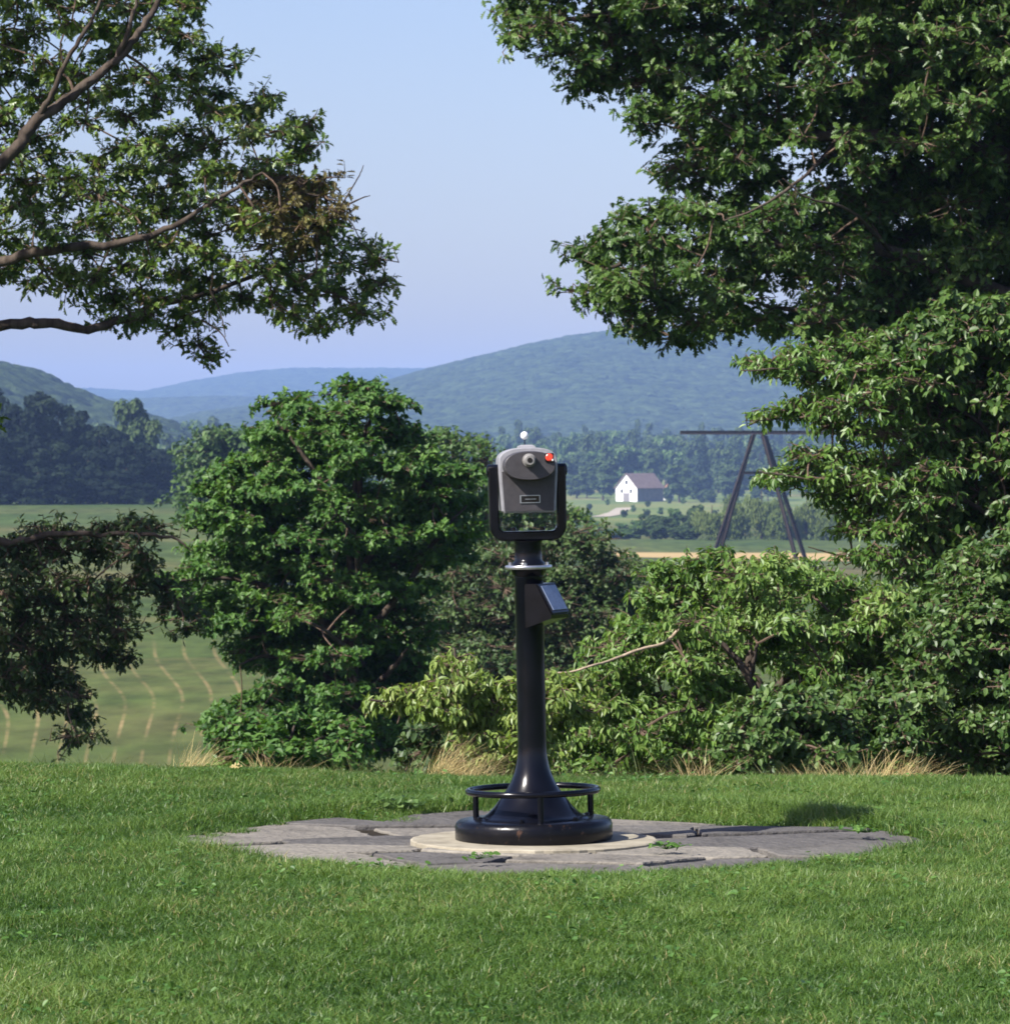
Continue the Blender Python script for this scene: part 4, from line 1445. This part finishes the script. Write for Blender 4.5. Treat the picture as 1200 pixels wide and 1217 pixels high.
g = np.random.default_rng(77)
N = 760000
y = 11.7 + (22.9 - 11.7) * g.random(N) ** .92
x = (g.random(N) * 2 - 1) * (.1165 * y + 1.1)
keep = ~inside([(VX + (a - VX) * 1.0, b) for a, b in PAT], x, y)
edge = inside([(VX + .05 + (a - VX) * .93, 18.2 + (b - 18.2) * .93) for a, b in PAT], x, y)
# some tufts creep over the edge of the stones
creep = (~keep) & (~edge) & (vnoise(x, y, .16, 5) > .62)
m_ = (keep | creep) & (y < 22.15 - .14 * np.clip(x, -8, 8))
x, y = x[m_], y[m_]
n = len(x)
cl = vnoise(x, y, .10, 1) * .45 + vnoise(x, y, .32, 2) * .35 + vnoise(x, y, .05, 8) * .2
cl2 = vnoise(x, y, 1.6, 6)
hg = .030 + .050 * cl * g.uniform(.5, 1.3, n) + .016 * cl2
nearp = np.zeros(n)
px_ = (x - VX) / 1.55
py_ = (y - 18.2) / 1.35
rad_ = np.hypot(px_, py_)
hg *= 1 + .55 * np.exp(-((rad_ - 1.03) / .10) ** 2) * g.uniform(.3, 1.5, n)
tint = np.clip(.46 + (cl - .5) * .85 + (cl2 - .5) * .4 + g.normal(size=n) * .17, 0, .84)
dry = g.random(n) < (.035 + .10 * (vnoise(x, y, .8, 12) > .62))
tint = np.where(dry, g.uniform(.88, .98, n), tint)
blades('grass', x, y, hg, g.uniform(.0030, .0056, n), M_grass, tint, 5, lean=.8)
gc = np.random.default_rng(91)
cx_, cy_ = (gc.random(150) * 2 - 1), 11.9 + 10.3 * gc.random(150)
cx_ = cx_ * (.1165 * cy_ + .9)
kk = ~inside(PAT, cx_, cy_)
cx_, cy_ = cx_[kk], cy_[kk]
ci = np.repeat(np.arange(len(cx_)), 16)
lx, ly = cx_[ci] + gc.normal(size=len(ci)) * .075, cy_[ci] + gc.normal(size=len(ci)) * .075
mb = MB()
mb.leaves(BROAD, np.stack([lx, ly, H(lx, ly) + gc.uniform(.035, .07, len(ci))], 1), unit(gc.normal(size=(len(ci), 3)) * np.array([1, 1, .2])), unit(np.array([0, -.2, 1.0]) + gc.normal(size=(len(ci), 3)) * .3), gc.uniform(.014, .030, len(ci)), gc.uniform(.2, .8, len(ci)))
tag(mb.build('clover', M_maple), kind='stuff')
# longer rough grass just over the brow
N = 100000
t = g.random(N) ** 1.3 * 5.5
x = (g.random(N) * 2 - 1) * 5.2
y = 21.75 - .14 * x + t
cl = vnoise(x, y, .35, 31)
hg = (.09 + .34 * cl * g.random(N) ** 1.5) * (.25 + .75 * sstep(.2, 2.0, t))
blades('rough_grass', x, y, hg, g.uniform(.004, .007, N), M_rough, np.clip(.15 + .5 * g.random(N) + .25 * (cl - .5) + .35 * (g.random(N) < .06), 0, .97), 6, lean=.6)

# tufts of dry grass along the brow
GT = 'tufts of dry grass along the lawn edge'
for px, dd_, nb, h_, w_, lab, lean_dir in (
        (222, 23.0, 90, .20, .10, 'small straw coloured tuft alone at the edge of the left field', PI * .2),
        (318, 23.0, 90, .14, .12, 'low straw tuft at the foot of the maple', None),
        (515, 23.4, 170, .30, .10, 'tall straw tuft leaning right just left of the pole', .1),
        (552, 23.2, 70, .18, .10, 'shorter straw tuft between the tall tuft and the pole', .2),
        (825, 23.2, 110, .24, .11, 'upright straw tuft below the wide pale shrub', None),
        (985, 22.9, 220, .15, .20, 'broad straw tuft spilling left at the base of the shrubs', PI * .9),
        (1055, 22.7, 240, .20, .18, 'broad straw tuft bent flat beside the blue green shrub', .3),
        (1015, 22.6, 120, .10, .22, 'low matted straw between the two broad tufts', None)):
    nb = int(nb * 1.5)
    c_ = P(px, 905, dd_)
    gx, gy = c_[0] + g.normal(size=nb) * w_ * .5, dd_ + g.normal(size=nb) * .10
    la = g.uniform(0, 2 * PI, nb) if lean_dir is None else lean_dir + g.normal(size=nb) * .7
    hh = h_ * g.uniform(.5, 1.2, nb) + .12
    lean = hh * g.uniform(.25, 1.1, nb)
    base = np.array([c_[0], dd_, h1(c_[0], dd_)])
    root_ = np.stack([gx, gy, H(gx, gy) - .02], 1)
    ld = np.stack([np.cos(la), np.sin(la), np.zeros(nb)], 1)
    az = g.uniform(0, 2 * PI, nb)
    sd_ = np.stack([np.cos(az), np.sin(az), np.zeros(nb)], 1) * .0020
    mb = MB()
    prev = root_
    K = 5
    vs = []
    for k in range(K + 1):
        tt_ = k / K
        c3 = root_ + np.array([0, 0, 1.0]) * (hh * (tt_ - .42 * tt_ * tt_ * np.minimum(lean / hh, 1)))[:, None] + ld * (lean * tt_ ** 1.8)[:, None]
        vs += [c3 - sd_ * (1 - .75 * tt_), c3 + sd_ * (1 - .75 * tt_)]
    v = np.stack(vs, 1)
    f_ = np.array([[2 * k, 2 * k + 1, 2 * k + 3, 2 * k + 2] for k in range(K)]).ravel()
    mb.add(v.reshape(-1, 3), (np.arange(nb)[:, None] * (2 * K + 2) + f_[None]).ravel(), np.full(nb * K, 4), np.repeat(np.clip(g.normal(size=nb) * .22 + .45, 0, .93), K))
    tag(mb.build('dry_grass', M_straw, loc=base), lab, 'grass tuft', GT, 'thing')

# weeds at the paving
for px, py, nl, sz, sp_, lab in ((476, 967, 60, .036, .10, 'leafy weed spreading over the back edge of the flagstones'),
                                 (569, 1028, 12, .028, .03, 'tiny round leaved weed in the joint in front of the pedestal'),
                                 (792, 1016, 26, .030, .05, 'small weed growing in the dark crack right of the pedestal'),
                                 (1028, 996, 30, .030, .06, 'small pale weed between the stones at the outer end of the paving')):
    gx, gy = gp(px, py)
    base = np.array([gx, gy, .02])
    pos = base + g.normal(size=(nl, 3)) * np.array([sp_, sp_ * .5, 0]) + np.array([0, 0, 1]) * g.uniform(.008, .055 if nl > 50 else .03, (nl, 1))
    ax = unit(g.normal(size=(nl, 3)) * np.array([1, 1, .25]))
    nor = unit(np.array([0, -.35, 1.0]) + g.normal(size=(nl, 3)) * .3)
    mb = MB()
    mb.leaves(BROAD, pos, ax, nor, sz * g.uniform(.6, 1.2, nl), g.uniform(.4, .92, nl))
    mb.prisms(np.repeat(base[None], nl, 0), pos, np.full(nl, .0016), np.full(nl, .001))
    tag(mb.build('weed', M_bush if nl > 50 else M_maple, loc=base), lab, 'weed', 'weeds in the paving')
mb = MB()
fl = np.array(P(272, 914, 21.6))
fl[2] = h1(fl[0], fl[1]) + .05
mb.leaves(OAK, fl[None], np.array([[.9, -.2, .2]]), np.array([[.1, -.7, .7]]), np.array([.07]), np.array([.4]))
tag(mb.build('fallen_leaf', M_straw, loc=fl), 'single curled tan leaf lying on the lawn brow', 'leaf')

# ------------------------------------------------------------------ haze
HX, HY0, HY1, HZ0, HZ1 = 4300, -60, 7700, -22, 138
mb = MB()
mb.box((0, (HY0 + HY1) / 2, (HZ0 + HZ1) / 2), (2 * HX, HY1 - HY0, HZ1 - HZ0))
hm = bpy.data.materials.new('haze')
hm.use_nodes = True
nt = hm.node_tree
nt.nodes.clear()
out = nt.nodes.new('ShaderNodeOutputMaterial')
vol = nt.nodes.new('ShaderNodeVolumePrincipled')
vol.inputs['Color'].default_value = (.34, .52, 1.0, 1)
vol.inputs['Density'].default_value = 1.15e-4
vol.inputs['Anisotropy'].default_value = -.25
nt.links.new(vol.outputs[0], out.inputs['Volume'])
tag(mb.build('haze', hm), kind='stuff')

# ------------------------------------------------------------------ light, sky, camera
elev = math.asin(SUN[2])
azim = math.atan2(SUN[0], SUN[1])
sd = bpy.data.lights.new('sun', 'SUN')
sd.energy = 5.0
sd.angle = math.radians(.53)
sd.color = (1.0, .95, .87)
so = bpy.data.objects.new('sun', sd)
COL.objects.link(so)
so.rotation_euler = Vector(-SUN).to_track_quat('-Z', 'Y').to_euler()

w = bpy.data.worlds.new('World')
sc.world = w
w.use_nodes = True
nt = w.node_tree
bg = nt.nodes['Background']
sky = nt.nodes.new('ShaderNodeTexSky')
sky.sky_type = 'NISHITA'
sky.sun_disc = False
sky.sun_elevation = elev
sky.sun_rotation = azim
sky.altitude = 150
sky.air_density = 1.0
sky.dust_density = 1.6
sky.ozone_density = 6.0
sat = nt.nodes.new('ShaderNodeMix')
sat.data_type = 'RGBA'
sat.blend_type = 'MULTIPLY'
sat.inputs[0].default_value = 1
sat.inputs[7].default_value = (1.19, .985, 1.0, 1)
nt.links.new(sky.outputs[0], sat.inputs[6])
nt.links.new(sat.outputs[2], bg.inputs['Color'])
bg.inputs['Strength'].default_value = .088

cam = bpy.data.cameras.new('camera')
cam.sensor_fit = 'HORIZONTAL'
cam.sensor_width = 56
cam.lens = F / 1200 * 56
cam.clip_start = .5
cam.clip_end = 20000
cam.dof.use_dof = True
cam.dof.focus_distance = 18.3
cam.dof.aperture_fstop = 32
co = bpy.data.objects.new('camera', cam)
COL.objects.link(co)
co.location = (0, 0, EYE)
co.rotation_euler = (PI / 2 + TH, 0, 0)
sc.camera = co

sc.view_settings.view_transform = 'Standard'
sc.view_settings.look = 'None'
sc.view_settings.gamma = 1
sc.view_settings.exposure = 0.95
cy = sc.cycles
cy.use_denoising = True
cy.max_bounces = 6
cy.diffuse_bounces = 3
cy.glossy_bounces = 2
cy.transmission_bounces = 3
cy.transparent_max_bounces = 4
cy.volume_bounces = 1
cy.filter_width = 1.7
